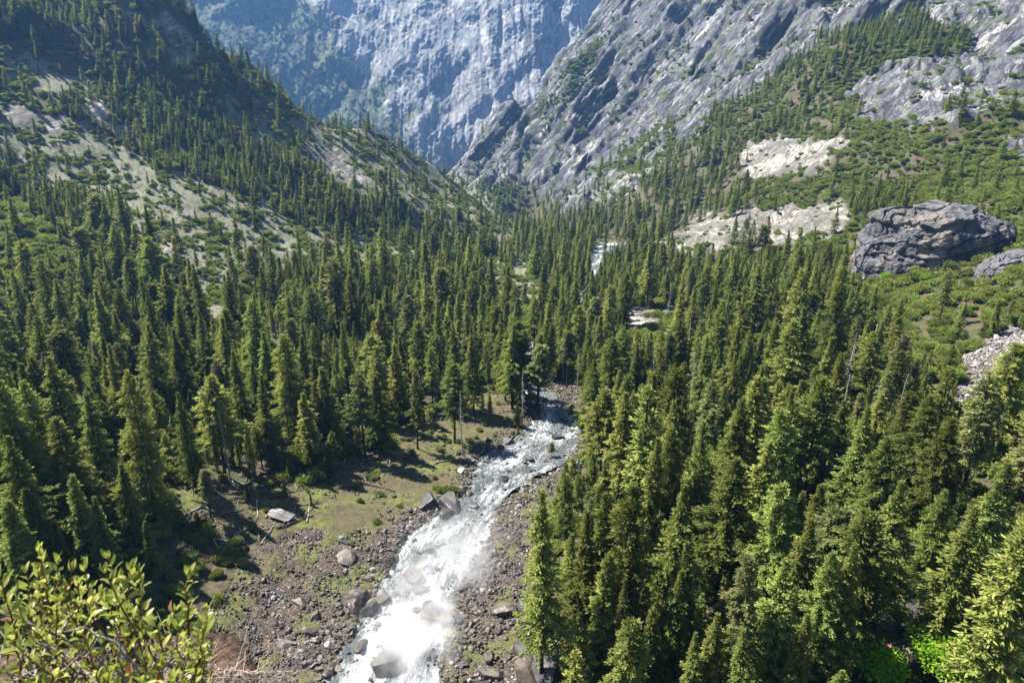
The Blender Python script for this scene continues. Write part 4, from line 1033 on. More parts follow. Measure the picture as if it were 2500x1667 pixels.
for k in range(58):
    u_ = rs.uniform(20, 2330); v_ = rs.uniform(420, 1000)
    if (900 < u_ < 1500 and v_ < 560) or u_ > 2180 or (u_ < 1250 and v_ > 900): continue
    h = rs.uniform(16, 36); g = hit_ground(u_, v_, h)
    if not g or g[1] > 1100 or river_dist(np.array([g[0]]), np.array([g[1]]))[0] < 3: continue
    if k % 3 == 0: src = RUST[k % 9 // 3]; nms = ('trunk', 'dry_crown'); j = 4
    else: j = k % 4; src = (SNAGS[j][0], SNAGS[j][1], SNAGS[j][2]); nms = ('trunk', 'branches')
    s_ = h/src[2]; e = bpy.data.objects.new('dead_tree', None); C.collection.objects.link(e); e.location = g; e.scale = (s_, s_, s_); e.rotation_euler = (rs.normal(0, .03), rs.normal(0, .03), u_ % 6.28)
    for nm, me in zip(nms, src[:2]):
        o = bpy.data.objects.new(nm, me); C.collection.objects.link(o); o.parent = e
    tag(e, None, 'dead tree', 'bare dead conifers'); dl.append(dict(obj=e, u=u_, v=v_ + 60, size=h, j=j))
give_labels(dl, 'dead tree', lambda it: ['grey many-branched', 'thin pale', 'broken-topped bare', 'grey twiggy', 'rusty brown'][it['j']])
def log_mesh(seed, mat, L=10, r0=0.32):
    r = np.random.default_rng(seed); xs = np.linspace(0, L, 7); pts = np.stack([xs, 0.12*np.sin(xs*0.7 + seed), 0.10*np.cos(xs*0.5)], 1)
    parts = [tube(pts, np.linspace(r0, r0*0.45, 7), 7)]
    for k in range(6):
        i = r.integers(2, 7); o = r.normal(size=3); o[2] = abs(o[2]); o /= np.linalg.norm(o); parts.append(tube([pts[i], pts[i] + o*(0.5 + r.random())], [0.06, 0.015], 3))
    return mk('log', *join(parts), mat, None, False)
LOGS = [log_mesh(1, M_LOG), log_mesh(2, M_DEAD), log_mesh(3, M_CHAR), log_mesh(4, M_RED), log_mesh(5, M_DEAD, 10, 0.2)]
lg = []
def put_log(u0, v0, u1, v1, j, rad=1.0, lift=0.35):
    a, b = hit_ground(u0, v0), hit_ground(u1, v1)
    if not a or not b: return
    a = np.array(a) + [0, 0, lift]; b = np.array(b) + [0, 0, lift]; dd = b - a; L = np.linalg.norm(dd)
    if L < 0.5 or L > 45: return
    o = link('fallen_log', LOGS[j]); o.location = a; o.rotation_euler = Vector(dd).to_track_quat('X', 'Z').to_euler(); o.scale = (L/10, rad, rad)
    tag(o, None, 'fallen log', 'fallen trunks lying on the banks'); lg.append(dict(obj=o, u=(u0+u1)/2, v=(v0+v1)/2, size=L, j=j))
for a in [(820, 1106, 908, 1130, 2, 1.6), (1000, 1065, 1105, 1045, 0, 1.4), (1068, 1060, 1112, 1028, 2, 1.8), (2010, 1466, 2112, 1528, 3, 1.5), (2090, 1360, 2180, 1390, 3, 1.5), (2098, 1400, 2104, 1440, 1, 1.0), (2110, 1478, 2130, 1505, 1, 1.3),
          (420, 1187, 503, 1142, 1, 1.2), (535, 1235, 590, 1195, 1, .9), (520, 1260, 590, 1238, 0, .9), (590, 1150, 592, 1190, 1, .9), (662, 1205, 680, 1165, 1, .9), (610, 1190, 630, 1160, 1, .8), (600, 1250, 640, 1190, 1, .7), (700, 1190, 730, 1150, 2, 1.0),
          (635, 1215, 720, 1185, 2, 1.2), (680, 1165, 740, 1155, 2, 1.1), (705, 1200, 712, 1160, 1, .9), (760, 1125, 815, 1108, 0, 1.2), (430, 1245, 470, 1200, 0, .9), (455, 1270, 480, 1290, 3, 1.3), (490, 1240, 520, 1290, 1, .8), (445, 1290, 460, 1250, 1, .9),
          (940, 1010, 1000, 990, 2, 1.1), (1130, 880, 1180, 900, 2, 1.2), (1310, 1030, 1345, 1050, 1, .8), (1340, 880, 1380, 900, 1, .8), (1350, 930, 1370, 880, 0, .9), (560, 1120, 600, 1090, 2, 1.0), (850, 1080, 900, 1060, 2, 1.0), (510, 1180, 560, 1170, 0, .9), (1380, 560, 1400, 570, 1, .8),
          (1700, 350, 1730, 345, 2, 2.2), (1702, 372, 1728, 360, 2, 2.2)]: put_log(*a)
r = np.random.default_rng(44)
for k in range(105):
    u0 = r.uniform(430, 900); v0 = r.uniform(1080, 1260) if u0 < 720 else r.uniform(1010, 1120); a_ = r.random()*6.28; L = r.uniform(14, 50)
    put_log(u0, v0, u0 + math.cos(a_)*L, v0 + math.sin(a_)*L*0.6, [0, 1, 2, 4, 4][k % 5], r.uniform(0.5, 1.0), r.uniform(0.2, 0.9))
for k in range(26):
    u0 = r.uniform(1280, 1390); v0 = r.uniform(850, 1060); a_ = r.random()*6.28; L = r.uniform(10, 34)
    put_log(u0, v0, u0 + math.cos(a_)*L, v0 + math.sin(a_)*L*0.6, [0, 1, 2, 4, 4][k % 5], r.uniform(0.6, 1.1))
give_labels(lg, 'log', lambda it: ('long ' if it['size'] > 14 else 'short ' if it['size'] < 6 else '') + ['brown', 'bleached', 'charred black', 'red-barked', 'thin bleached'][it['j']])
print('logs', len(lg), round(time.time() - T0, 1))

# ------------------------------------------------------------------ boulders
bl = []; bcell = Cells(3)
def put_boulder(x, y, z, s, kind, j, rz, sq=(1, 1, 1), u=None, v=None):
    o = link('boulder', BOULD[kind][j % 5]); o.location = (x, y, z); o.rotation_euler = (random.uniform(-.35, .35), random.uniform(-.35, .35), rz); o.scale = (s*sq[0], s*sq[1], s*sq[2])
    tag(o, None, 'boulder', 'boulders on the banks and in the river'); bl.append(dict(obj=o, u=u, v=v, size=s, k=kind)); bcell.add(x, y)
for (u_, v_, wpx, kind, sq) in [(895, 1535, 56, 'dark', (1, 1, 1.1)), (832, 1492, 30, 'wet', (1, .7, .6)), (1000, 1430, 60, 'dark', (1, 1, .6)), (950, 1340, 34, 'dark', (1, 1, 1)), (965, 1365, 24, 'dark', (1, 1, .7)), (862, 1388, 32, 'wet', (1.1, .7, .7)),
     (815, 1395, 36, 'wet', (1, .8, .9)), (828, 1372, 30, 'wet', (.8, .8, 1.1)), (800, 1380, 22, 'wet', (.7, 1, 1)), (1162, 1405, 34, 'wet', (1, 1, .9)), (1205, 1395, 26, 'dark', (1, 1, .7)), (985, 1160, 36, 'dark', (1, .9, .9)), (1035, 1165, 42, 'dark', (1.1, .8, .8)),
     (1025, 1190, 34, 'dark', (1, .8, .7)), (797, 1282, 30, 'wet', (1, 1, .9)), (890, 1290, 22, 'wet', (1, 1, .8)), (845, 1332, 17, 'wet', (.7, 1.2, .9)), (858, 1310, 14, 'grey', (.7, 1, .8)), (790, 1247, 14, 'dark', (1, 1, .9)), (806, 1250, 11, 'dark', (1, 1, .8)),
     (1272, 1550, 62, 'dark', (1, .9, 1)), (1205, 1545, 52, 'wet', (1.1, .8, .8)), (1205, 1508, 52, 'dark', (1.2, .6, .5)), (1228, 1475, 32, 'wet', (1, 1, .9)), (1135, 1550, 36, 'wet', (1.2, .8, .6)), (1120, 1510, 26, 'wet', (1, .9, .8)), (1250, 1440, 26, 'dark', (1, 1, .7)),
     (650, 1190, 36, 'grey', (1.2, .6, .5)), (1215, 1062, 16, 'dark', (1, .9, .8)), (1170, 1090, 12, 'wet', (1, 1, .7)), (1255, 1040, 14, 'wet', (1, 1, .8)), (1160, 1108, 17, 'dark', (1.2, .8, .7)), (1222, 1110, 17, 'wet', (1.2, .8, .6)), (1210, 1088, 17, 'dark', (1, 1, .9)),
     (1100, 1190, 11, 'dark', (1, 1, .7)), (1045, 1275, 14, 'dark', (1, 1, .7)), (990, 1275, 22, 'dark', (1.2, .8, .6)), (955, 1275, 18, 'dark', (1.2, .7, .5)), (1010, 1260, 16, 'dark', (1, .8, .7)), (970, 1310, 16, 'dark', (1, .9, .6)), (545, 1490, 24, 'grey', (1, .9, .8)),
     (650, 1480, 24, 'wet', (1.2, .8, .6)), (715, 1450, 22, 'wet', (.8, 1, .9)), (690, 1385, 22, 'wet', (1.1, .8, .9)), (760, 1440, 18, 'wet', (1, 1, .8)), (1390, 1390, 24, 'grey', (1, 1, .7)), (1240, 1000, 9, 'grey', (1, 1, .8)), (1295, 970, 14, 'dark', (1, 1, .8)),
     (2100, 1450, 16, 'grey', (1, 1, .8)), (2090, 1400, 40, 'dark', (1.2, .9, .6)), (2060, 755, 22, 'grey', (1.2, .9, .6)), (2010, 700, 16, 'grey', (1, 1, .7)), (940, 1175, 14, 'dark', (1, 1, .8)), (905, 1140, 10, 'dark', (1, 1, .8)), (1080, 1060, 16, 'grey', (1, 1, .6)), (1110, 1040, 18, 'dark', (1, .8, .8)), (1060, 1085, 14, 'grey', (1, 1, .8)),
     (1165, 1020, 22, 'dark', (1.2, .8, .7)), (1150, 1035, 16, 'dark', (1, .8, .9)), (1060, 1040, 18, 'dark', (1, 1, .5)), (1400, 965, 16, 'grey', (1.2, .6, .5)), (1010, 990, 10, 'dark', (1, 1, .8)), (1150, 890, 10, 'grey', (1, 1, .8))]:
    g = hit_ground(u_, v_)
    if not g: continue
    dep = project(np.array([g[0]]), np.array([g[1]]), np.array([g[2]]))[2][0]; s = wpx*K/F*dep
    zz = g[2] + s*0.12
    if river_dist(np.array([g[0]]), np.array([g[1]]))[0] < 0: zz = float(riv_z(g[1])) + s*0.05
    put_boulder(g[0], g[1], zz, s, kind, int(u_), (u_*0.7) % 6.28, sq, u_, v_)
# scattered rocks: banks, gravel, river, rockslide
x, y, z, u, v, d, c = scatter_pts(260000, (-150, 330), (110, 520), None, None, 55)
riv = river_dist(x, y); pr = np.where(c == ord('G'), 1.0, np.where(c == ord('T'), 1.0, np.where(c == ord('M'), 0.22*(fbm(P3(x/20, y/20, 8.), 2) > 0.0), 0.0)))
pr = np.where((riv > -1) & (riv < 9) & (y < 420), np.maximum(pr, 0.7), pr); pr = np.where(riv <= -1, np.where(riv > -3.5, 0.16, 0.05), pr); pr = np.where((c == ord('S')) & (riv > 10), 0.08, pr)
pr = np.where(c == ord('F'), np.maximum(pr, 0.02), pr)
rk = []; rn = np.random.default_rng(56).random(len(x))
sz = 0.34 + 0.24*np.random.default_rng(57).pareto(2.0, len(x)); sz = np.minimum(sz, 2.8)
patch = fbm(P3(x/14, y/14, 3.), 3)
for i in np.nonzero(rn < pr*np.clip(0.9 + patch, 0.1, 1.4))[0]:
    s = sz[i]*(1.9 if c[i] == ord('T') else 1.0)
    if riv[i] <= -1: s = max(s*1.7, 0.6)
    elif riv[i] < 10: s *= 1.4 + 2.2*max(0, (sz[i]*31 % 1) - 0.45)
    if u[i] > 1050 and c[i] == ord('G') and v[i] > 1250: s *= 1.7
    if c[i] == ord('M'): s *= 0.8
    if 600 < u[i] < 900 and v[i] > 1350: s *= 1.5
    if u[i] < 900 and c[i] == ord('G') and patch[i] > 0: s *= 0.75
    if not bcell.ok(x[i], y[i], s*1.05): continue
    bcell.add(x[i], y[i])
    kind = 'grey' if c[i] in (ord('T'), ord('S')) or (c[i] == ord('G') and patch[i] > 0.35 and rn[i]*7 % 1 < .5) else ('dark' if riv[i] < 2 or rn[i]*100 % 1 < .3 else 'wet')
    zz = (float(riv_z(y[i])) + s*0.02) if riv[i] <= -0.5 else z[i] + s*0.1
    rk.append((x[i], y[i], zz, s, {'wet': 0, 'grey': 1, 'dark': 2}[kind], u[i], v[i], d[i]))
Rk = np.array(rk); vis_ = (Rk[:, 5] > 0) & (Rk[:, 5] < 2352) & (Rk[:, 6] < 1568)
od = np.argsort(-(Rk[:, 3]/Rk[:, 7]*vis_)); nind = 300 - len(bl)
for i in od[:nind]:
    k = ['wet', 'grey', 'dark'][int(Rk[i, 4])]; put_boulder(*Rk[i, :3], Rk[i, 3], k, i, (i*1.7) % 6.28, (1, .85, .8), Rk[i, 5], Rk[i, 6])
ids = od[nind:]; nn_ = len(ids); prot = SMALLR['wet'] + SMALLR['grey'] + SMALLR['dark']
sc_ = Rk[ids, 3][:, None]*(0.75 + 0.5*rr_.random((nn_, 3)))
scatter_obj('stones', prot, Rk[ids, :3], np.stack([rr_.normal(0, .5, nn_), rr_.normal(0, .5, nn_), rr_.random(nn_)*6.28], 1), sc_, (Rk[ids, 4]*4).astype(int) + rr_.integers(0, 4, nn_), 'loose stones strewn over the river banks')
give_labels(bl, 'boulder', lambda it: ('huge ' if it['size'] > 4 else 'large ' if it['size'] > 2 else 'small ' if it['size'] < 0.9 else '') + {'wet': 'brown', 'grey': 'pale grey', 'dark': 'dark wet'}[it['k']])
print('rocks', len(rk), round(time.time() - T0, 1))

# ------------------------------------------------------------------ granite dome and the lighter knob beside it
def mat_dome(name, tan=0.6):
    m = N(name); p = m.pos(obj=True); pv = m.pos(scale=(1, 1, 0.16), obj=True)
    n1 = m.noise(p, 0.05, 5, 0.55); s1 = m.noise(pv, 0.22, 6, 0.6, 0.3); f = m.noise(p, 0.8, 5, 0.65)
    col = m.mix(m.ramp(s1, 0.40, 0.60), (0.030, 0.030, 0.035), (0.080, 0.078, 0.084))
    col = m.mix(m.math('MULTIPLY', m.ramp(n1, 0.50, 0.56), m.ramp(s1, 0.38, 0.5, 0, tan)), col, (0.20, 0.165, 0.12))
    col = m.mix(m.ramp(f, 0.4, 0.7, 0, 0.5), col, (0.09, 0.088, 0.095))
    col = m.mix(m.attr('crack'), col, (0.03, 0.028, 0.03))
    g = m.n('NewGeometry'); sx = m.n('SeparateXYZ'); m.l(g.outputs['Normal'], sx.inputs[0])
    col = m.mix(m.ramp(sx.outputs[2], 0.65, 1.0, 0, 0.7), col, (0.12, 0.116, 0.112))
    m.principled(col, 0.85, 0.2, m.bump(m.math('ADD', m.math('MULTIPLY', f, 0.8), m.math('MULTIPLY', s1, 1.0)), 1.0, 0.6)); return m.m
def dome(name, u, v, depth, rx, ry, rz_, seed, mat, ledges=7):
    nu_, nv_ = 300, 170
    th = np.linspace(-math.pi, math.pi, nu_); ph = np.linspace(-0.5, math.pi/2, nv_)
    TH, PH = np.meshgrid(th, ph, indexing='ij'); TH = TH.ravel(); PH = PH.ravel()
    e = 0.42; cph = np.sign(np.cos(PH))*np.abs(np.cos(PH))**e; sph = np.sign(np.sin(PH))*np.abs(np.sin(PH))**0.85
    X = np.cos(TH)*cph; Y = np.sin(TH)*cph; Z = sph
    Z = Z*(1 - 0.28*smooth(0.2, 1.0, X))                      # long tail sloping down to the right
    Pn = np.stack([X, Y, Z], 1); r = 1 + fbm(Pn*1.6 + seed, 3)*0.12
    lev = Z*ledges + fbm(np.stack([X*1.3, Y*1.3, Z*1.5], 1) + seed, 4)*1.1 - X*1.5
    fl = np.floor(lev); fr = lev - fl; hsh = lambda q: np.modf(np.abs(np.sin(q*12.9898 + seed)*43758.5453))[0]
    jw = TH*2.6 + fl*1.7 + fbm(np.stack([X*3, Y*3, Z*3], 1) + seed, 3)*0.7; jf = np.floor(jw); jr = jw - jf
    step = hsh(fl)*0.045 + hsh(fl*7.1 + jf)*0.040 + smooth(0.0, 0.06, fr)*(1 - fr)*0.02 - np.exp(-(jr/0.03)**2)*0.012
    crk = np.exp(-((fr - 0.03)/0.06)**2)*smooth(-.5, .2, fbm(Pn*3 + 11, 2))
    crk2 = np.exp(-(jr/0.02)**2)*0.7
    r = r + step - crk*0.03 - crk2*0.02 + ridged(Pn*7 + seed, 5)*0.022
    r = r - crk*0.02
    V = Pn*r[:, None]*np.array([rx, ry, rz_])
    me = mesh_from(name, V, grid_faces(nu_, nv_)[:, ::-1], [mat], smooth_=False); setattr_f(me, 'crack', np.clip(crk*smooth(-.4, .1, fbm(Pn*4 + 3, 2)) + crk2*0.7, 0, 1))
    o = link(name, me); p = W(u, v, depth); g = height(np.array([p[0]]), np.array([p[1]]))[0]; o.location = (p[0], p[1], p[2]); print(name, p, g); return o
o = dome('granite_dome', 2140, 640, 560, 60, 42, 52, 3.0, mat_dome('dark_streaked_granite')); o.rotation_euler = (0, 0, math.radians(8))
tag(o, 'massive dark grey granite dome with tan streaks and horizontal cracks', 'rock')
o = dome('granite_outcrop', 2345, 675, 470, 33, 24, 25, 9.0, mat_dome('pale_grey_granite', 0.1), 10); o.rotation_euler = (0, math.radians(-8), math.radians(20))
tag(o, 'smaller ridged pale granite outcrop right of the dark dome', 'rock')

# ------------------------------------------------------------------ foreground ledge and bush
def mat_litter():
    m = N('ledge_needle_litter'); p = m.pos(); pz = m.pos(scale=(1, 5, 1), rot=(0, 0, 0.6))
    n1 = m.noise(p, 30, 5, 0.7); n2 = m.noise(pz, 26, 4, 0.7); col = m.mix(m.ramp(n1, 0.35, 0.65), (0.022, 0.014, 0.009), (0.085, 0.055, 0.038))
    col = m.mix(m.ramp(n2, 0.58, 0.66), col, (0.17, 0.125, 0.095)); m.principled(col, 0.9, 0.1, m.bump(n1, 0.02, 1.0)); return m.m
def ledge():
    nx, ns = 120, 150
    xs = np.linspace(-9, 9, nx); prof = np.concatenate([np.linspace(0, 8, 70), 8 + np.geomspace(0.05, 150, 80)])    # back to front, then down the cliff
    V = np.zeros((nx, ns, 3))
    for i, xx in enumerate(xs):
        yf = 1.95 + 0.04*math.sin(xx*5.1) - 2.1*smooth(-1.10, 0.25, xx) - 0.25*max(0, -xx - 1.5)
        zf = CAMZ - 1.80 + 0.02*xx
        for j, s_ in enumerate(prof):
            if s_ <= 8: V[i, j] = (xx, yf - 8 + s_, zf + 0.05*(8 - s_))
            else: V[i, j] = (xx*(1 + (s_-8)*0.02), yf - (s_ - 8)*0.10, zf - (s_ - 8))
    f = fbm(V.reshape(-1, 3)*1.5, 4).reshape(nx, ns); f2 = fbm(V.reshape(-1, 3)*9, 3).reshape(nx, ns)
    V[:, :, 2] += np.where(prof[None] <= 8, f*0.05 + f2*0.015, 0); V[:, :, 1] += np.where(prof[None] > 8, f*0.3 - 0.15, 0)
    return mesh_from('cliff_ledge', V.reshape(-1, 3), grid_faces(nx, ns), [mat_litter()], smooth_=True)
tag(link('cliff_ledge', ledge()), 'cliff ledge covered in brown needle litter', None, None, 'structure')
def mat_leaf(name, a, b, trans=0.45):
    m = N(name); oi = m.n('ObjectInfo'); tc = m.n('TexCoord').outputs['Object']; sx = m.n('SeparateXYZ'); m.l(tc, sx.inputs[0])
    n1 = m.noise(tc, 60, 3, 0.5); rd_ = oi.outputs['Random']
    col = m.mix(rd_, a, b); col = m.mix(m.ramp(n1, 0.4, 0.7, 0, 0.35), col, tuple(v*0.6 for v in a))
    rib = m.ramp(m.math('ABSOLUTE', sx.outputs[1]), 0.0, 0.0014, 0.7, 0); col = m.mix(rib, col, (0.50, 0.50, 0.14))
    pb_ = m.n('BsdfPrincipled'); m.l(col, pb_.inputs['Base Color']); pb_.inputs['Roughness'].default_value = 0.42; pb_.inputs['Specular IOR Level'].default_value = 0.4
    t = m.n('BsdfTranslucent'); m.l(col, t.inputs[0]); mx = m.n('MixShader'); mx.inputs[0].default_value = trans; m.l(pb_.outputs[0], mx.inputs[1]); m.l(t.outputs[0], mx.inputs[2]); m.l(mx.outputs[0], m.out.inputs[0]); return m.m
M_LEAF = mat_leaf('bush_leaf_green', (0.24, 0.28, 0.045), (0.48, 0.44, 0.12)); M_LEAFD = mat_leaf('bush_leaf_dry', (0.36, 0.13, 0.06), (0.45, 0.26, 0.17), 0.25)
def leaf_mesh(name, mat, L=0.05, Wd=0.021, cup=0.25):
    nl, nw = 8, 4; V = []
    for i in range(nl + 1):
        t = i/nl; ww = Wd/2*math.sin(math.pi*min(1, t*0.97 + 0.015))**0.75*(1 - 0.15*t)
        for j in range(nw + 1):
            s_ = j/nw*2 - 1; V.append((0.006 + t*L, s_*ww, cup*abs(s_)*ww + 0.12*L*math.sin(t*2.6)*0.6 - 0.10*L*t*t))
    return mesh_from(name, V, grid_faces(nl + 1, nw + 1), [mat], smooth_=True)
LEAVES = [leaf_mesh('leaf', M_LEAF), leaf_mesh('leaf', M_LEAF, 0.044, 0.023, 0.4), leaf_mesh('leaf', M_LEAF, 0.056, 0.020, 0.1)]
DRYLEAF = leaf_mesh('leaf', M_LEAFD, 0.05, 0.018, 0.9)
M_STEM = mat_bark('bush_stem', (0.20, 0.16, 0.13), (0.42, 0.38, 0.36), (40, 40, 12)); M_TWIG = mat_bark('bush_twig', (0.22, 0.10, 0.04), (0.38, 0.22, 0.09), (60, 60, 20))
def bush():
    r = np.random.default_rng(77)
    e = bpy.data.objects.new('manzanita_bush', None); C.collection.objects.link(e); base = W(200, 1900, 1.7); e.location = base
    tag(e, 'leafy yellow-green bush with tangled grey stems in the lower left foreground', 'bush')
    tips = [(92, 1262, 1.45), (132, 1290, 1.5), (164, 1305, 1.5), (195, 1305, 1.45), (250, 1276, 1.4), (298, 1303, 1.4), (322, 1313, 1.4), (434, 1313, 1.3), (473, 1398, 1.35), (358, 1422, 1.3), (38, 1350, 1.5), (2, 1320, 1.3), (60, 1400, 1.45), (465, 1463, 1.3),
            (150, 1370, 1.45), (210, 1380, 1.4), (260, 1370, 1.4), (300, 1400, 1.35), (120, 1420, 1.4), (190, 1450, 1.35), (240, 1470, 1.35), (290, 1460, 1.3), (410, 1440, 1.3), (430, 1500, 1.25), (370, 1520, 1.25), (330, 1500, 1.3), (270, 1530, 1.25), (200, 1530, 1.25),
            (140, 1500, 1.3), (80, 1480, 1.3), (30, 1450, 1.3), (400, 1560, 1.2), (320, 1560, 1.2), (230, 1360, 1.55), (180, 1340, 1.6), (100, 1340, 1.6), (60, 1310, 1.6), (280, 1340, 1.5), (350, 1590, 1.2), (170, 1590, 1.2), (90, 1570, 1.3), (450, 1540, 1.25), (20, 1540, 1.3), (250, 1420, 1.5), (160, 1410, 1.55), (400, 1400, 1.4)]
    tips = tips + [(a + r.normal(0, 16), b + abs(r.normal(0, 26)) + 6, c + r.normal(0, 0.06)) for a, b, c in tips[::2]]
    roots = [W(60, 1780, 1.6), W(150, 1820, 1.6), W(250, 1840, 1.55), W(330, 1820, 1.5), W(20, 1740, 1.55)]
    rec = []; stems = []; twigs = []
    for k, (u_, v_, dd) in enumerate(tips):
        tp = W(u_, v_ + 8, dd); rt = roots[min(range(5), key=lambda q_: np.linalg.norm(roots[q_] - tp) + r.random()*0.12)] + r.normal(0, 0.03, 3)
        mid_ = (rt + tp)/2 + r.normal(0, 0.035, 3) + np.array([0.04, 0, -0.03]); pts = np.array([(1-t)**2*rt + 2*t*(1-t)*mid_ + t*t*tp + (r.normal(0, 0.004, 3) if 0 < t < 1 else 0) for t in np.linspace(0, 1, 16)])
        L = np.linalg.norm(np.diff(pts, axis=0), axis=1).sum(); cut = max(4, int(16*(1 - 0.16/L)))
        stems.append(tube(pts[:cut+1], np.linspace(0.0055, 0.0028, cut+1), 6)); twigs.append(tube(pts[cut:], np.linspace(0.0028, 0.0012, 16 - cut), 5))
        axis = pts[-1] - pts[-3]; axis /= np.linalg.norm(axis)
        reach = 0.12 if v_ < 1450 else 0.15; st = 0.0; a0 = r.random()*6
        while st < reach:
            f = 1 - st/L; pt = np.array([np.interp(f*15, range(16), pts[:, q_]) for q_ in range(3)])
            side = ortho(axis); up2 = np.cross(side, axis)
            for h_ in range(2 if st > 0.012 else 4):
                an = a0 + math.pi*h_*(1 if st > 0.012 else 0.5) + r.normal(0, 0.3); o_ = side*math.cos(an) + up2*math.sin(an)
                dr = o_*(0.9 if st > 0.012 else 0.42) + axis*(0.65 if st > 0.012 else 1.0) + np.array([0, 0, 0.15]); dr /= np.linalg.norm(dr)
                rec.append((pt, dr, r.uniform(0.28, 0.64), r.random() < 0.06, r.normal(0, 0.7)))
            a0 += 1.57 + r.normal(0, 0.2); st += 0.015*(0.8 + 0.7*r.random())
    for k in range(46):   # bare grey tangle at the lower left
        rt = W(r.uniform(-80, 420), r.uniform(1640, 1760), r.uniform(1.25, 1.6)); tp = W(r.uniform(-30, 470), r.uniform(1390, 1600), r.uniform(1.2, 1.6)); mid_ = (rt + tp)/2 + r.normal(0, 0.06, 3)
        pts = [(1-t)**2*rt + 2*t*(1-t)*mid_ + t*t*tp + r.normal(0, 0.004, 3) for t in np.linspace(0, 1, 8)]; stems.append(tube(pts, np.linspace(0.005, 0.0016, 8), 5))
    for nm, parts, mt in (('stem', stems, M_STEM), ('twig', twigs, M_TWIG)):
        for k in range(len(parts)):
            V, Fc = parts[k]; o = link(nm, mk(nm, V - base, Fc, mt, None, True), e)
    cam_p = np.array([0, 0, CAMZ]); rec.sort(key=lambda q_: np.linalg.norm(q_[0] - cam_p)); SV, SF = [], []
    r.shuffle(rec)
    print('leaves', len(rec))
    for k, (pt, dr, s_, dry, roll) in enumerate(rec):
        x_ = Vector(dr); z_ = Vector((0, -0.15, 1)); y_ = z_.cross(x_)
        if y_.length < 0.05: y_ = Vector((0, 1, 0))
        y_.normalize(); z_ = x_.cross(y_); Mx = Matrix((x_, y_, z_)).transposed().to_4x4(); Mx = Mx @ Matrix.Rotation(roll, 4, 'X'); Mx = Matrix.Translation(Vector(pt - base)) @ Mx @ Matrix.Scale(s_, 4)
        me = DRYLEAF if dry else LEAVES[k % 3]
        if k < 300:
            o = bpy.data.objects.new('leaf', me); C.collection.objects.link(o); o.parent = e; o.matrix_local = Mx
            if dry: o['label'] = 'dry reddish-brown curled leaf'
        else:
            V = np.array([Mx @ v_.co for v_ in me.vertices]); Fc = np.array([list(p_.vertices) for p_ in me.polygons]); SF.append(Fc + sum(len(q_) for q_ in SV)); SV.append(V)
    if SV:
        o = link('leaves', mk('leaves', np.concatenate(SV), np.concatenate(SF), M_LEAF, None, True), e); o['kind'] = 'stuff'
bush()
def ledge_twigs():
    r = np.random.default_rng(91); parts = []
    for k in range(420):
        u_ = r.uniform(330, 660); t_ = r.random(); v_ = 1500 + (u_ - 400)*0.28 + 90*r.random(); d_ = ray(u_, v_); tt = -1.79/d_[2]; p = np.array([0, 0, CAMZ]) + d_*tt
        a_ = r.random()*6.28; L = r.uniform(0.02, 0.10) if r.random() < 0.9 else r.uniform(0.15, 0.35); q_ = p + np.array([math.cos(a_)*L, math.sin(a_)*L, r.normal(0, 0.012)]); p[2] += 0.012; q_[2] += 0.012
        parts.append(tube([p, (p + q_)/2 + r.normal(0, 0.003, 3), q_], [0.0013, 0.0011, 0.0006], 3))
    o = link('fallen_needles', mk('fallen_needles', *join(parts), M_LOG)); tag(o, 'dry needles and twigs scattered on the ledge', None, None, 'stuff')
ledge_twigs()
print('bush', round(time.time() - T0, 1))

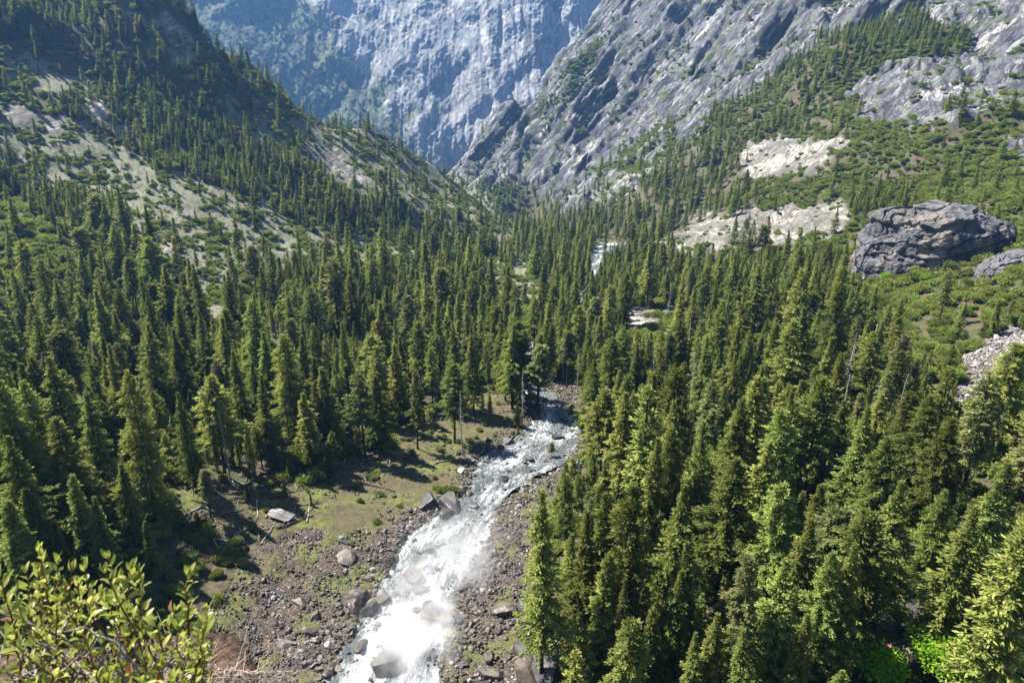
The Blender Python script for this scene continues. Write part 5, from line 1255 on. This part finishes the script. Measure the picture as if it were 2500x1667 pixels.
# ------------------------------------------------------------------ air and spray
def box(name, lo, hi):
    lo, hi = np.array(lo), np.array(hi); V = [[(lo, hi)[i][0], (lo, hi)[j][1], (lo, hi)[k][2]] for i in (0, 1) for j in (0, 1) for k in (0, 1)]
    return mesh_from(name, V, [[0, 1, 3, 2], [4, 6, 7, 5], [0, 4, 5, 1], [2, 3, 7, 6], [0, 2, 6, 4], [1, 5, 7, 3]])
def mat_vol(name, color, dens, aniso=0.0):
    m = N(name); pv = m.n('VolumePrincipled'); pv.inputs['Color'].default_value = (*color, 1); pv.inputs['Density'].default_value = dens; pv.inputs['Anisotropy'].default_value = aniso
    m.l(pv.outputs[0], m.out.inputs['Volume']); return m, pv
hm = box('haze', (-6000, -200, -1400), (7000, 9000, 2200)); mh, _ = mat_vol('valley_haze', HAZE_COLOR, HAZE_DENSITY, 0.35); hm.materials.append(mh.m)
tag(link('haze', hm), 'blue haze filling the valley air', None, None, 'stuff')
def spray(name, u, v, rx, ry, rz_, rot, dens, zoff, seed, label):
    import bmesh
    g = hit_ground(u, v); bm = bmesh.new(); bmesh.ops.create_icosphere(bm, subdivisions=3, radius=1.0); me = bpy.data.meshes.new(name); bm.to_mesh(me); bm.free()
    m, pv = mat_vol(name + '_spray', (1.0, 1.0, 1.0), 0.0, 0.0)
    tc = m.n('TexCoord').outputs['Object']; ln = m.n('VectorMath', operation='LENGTH'); m.l(tc, ln.inputs[0])
    fall = m.ramp(ln.outputs['Value'], 0.15, 0.98, 1, 0); fall = m.math('MULTIPLY', fall, fall)
    add = m.n('VectorMath', operation='ADD'); m.l(tc, add.inputs[0]); add.inputs[1].default_value = (seed, seed*2, 0)
    n_ = m.ramp(m.noise(add.outputs[0], 1.9, 5, 0.6, 0.8), 0.42, 0.62); m.l(m.math('MULTIPLY', m.math('MULTIPLY', fall, n_), dens), pv.inputs['Density'])
    me.materials.append(m.m); o = link(name, me); o.location = (g[0], g[1], g[2] + zoff); o.scale = (rx, ry, rz_); o.rotation_euler = (0, 0, rot)
    tag(o, label, None, None, 'stuff')
spray('mist', 960, 1500, 17, 26, 16, -0.1, 0.20, 5, 2.0, 'dense white spray rising over the lowest rapids')
spray('mist', 1015, 1340, 28, 55, 13, -0.35, 0.075, 4, 5.0, 'thin drifting spray over the middle rapids')
print('done', round(time.time() - T0, 1), len(C.objects))
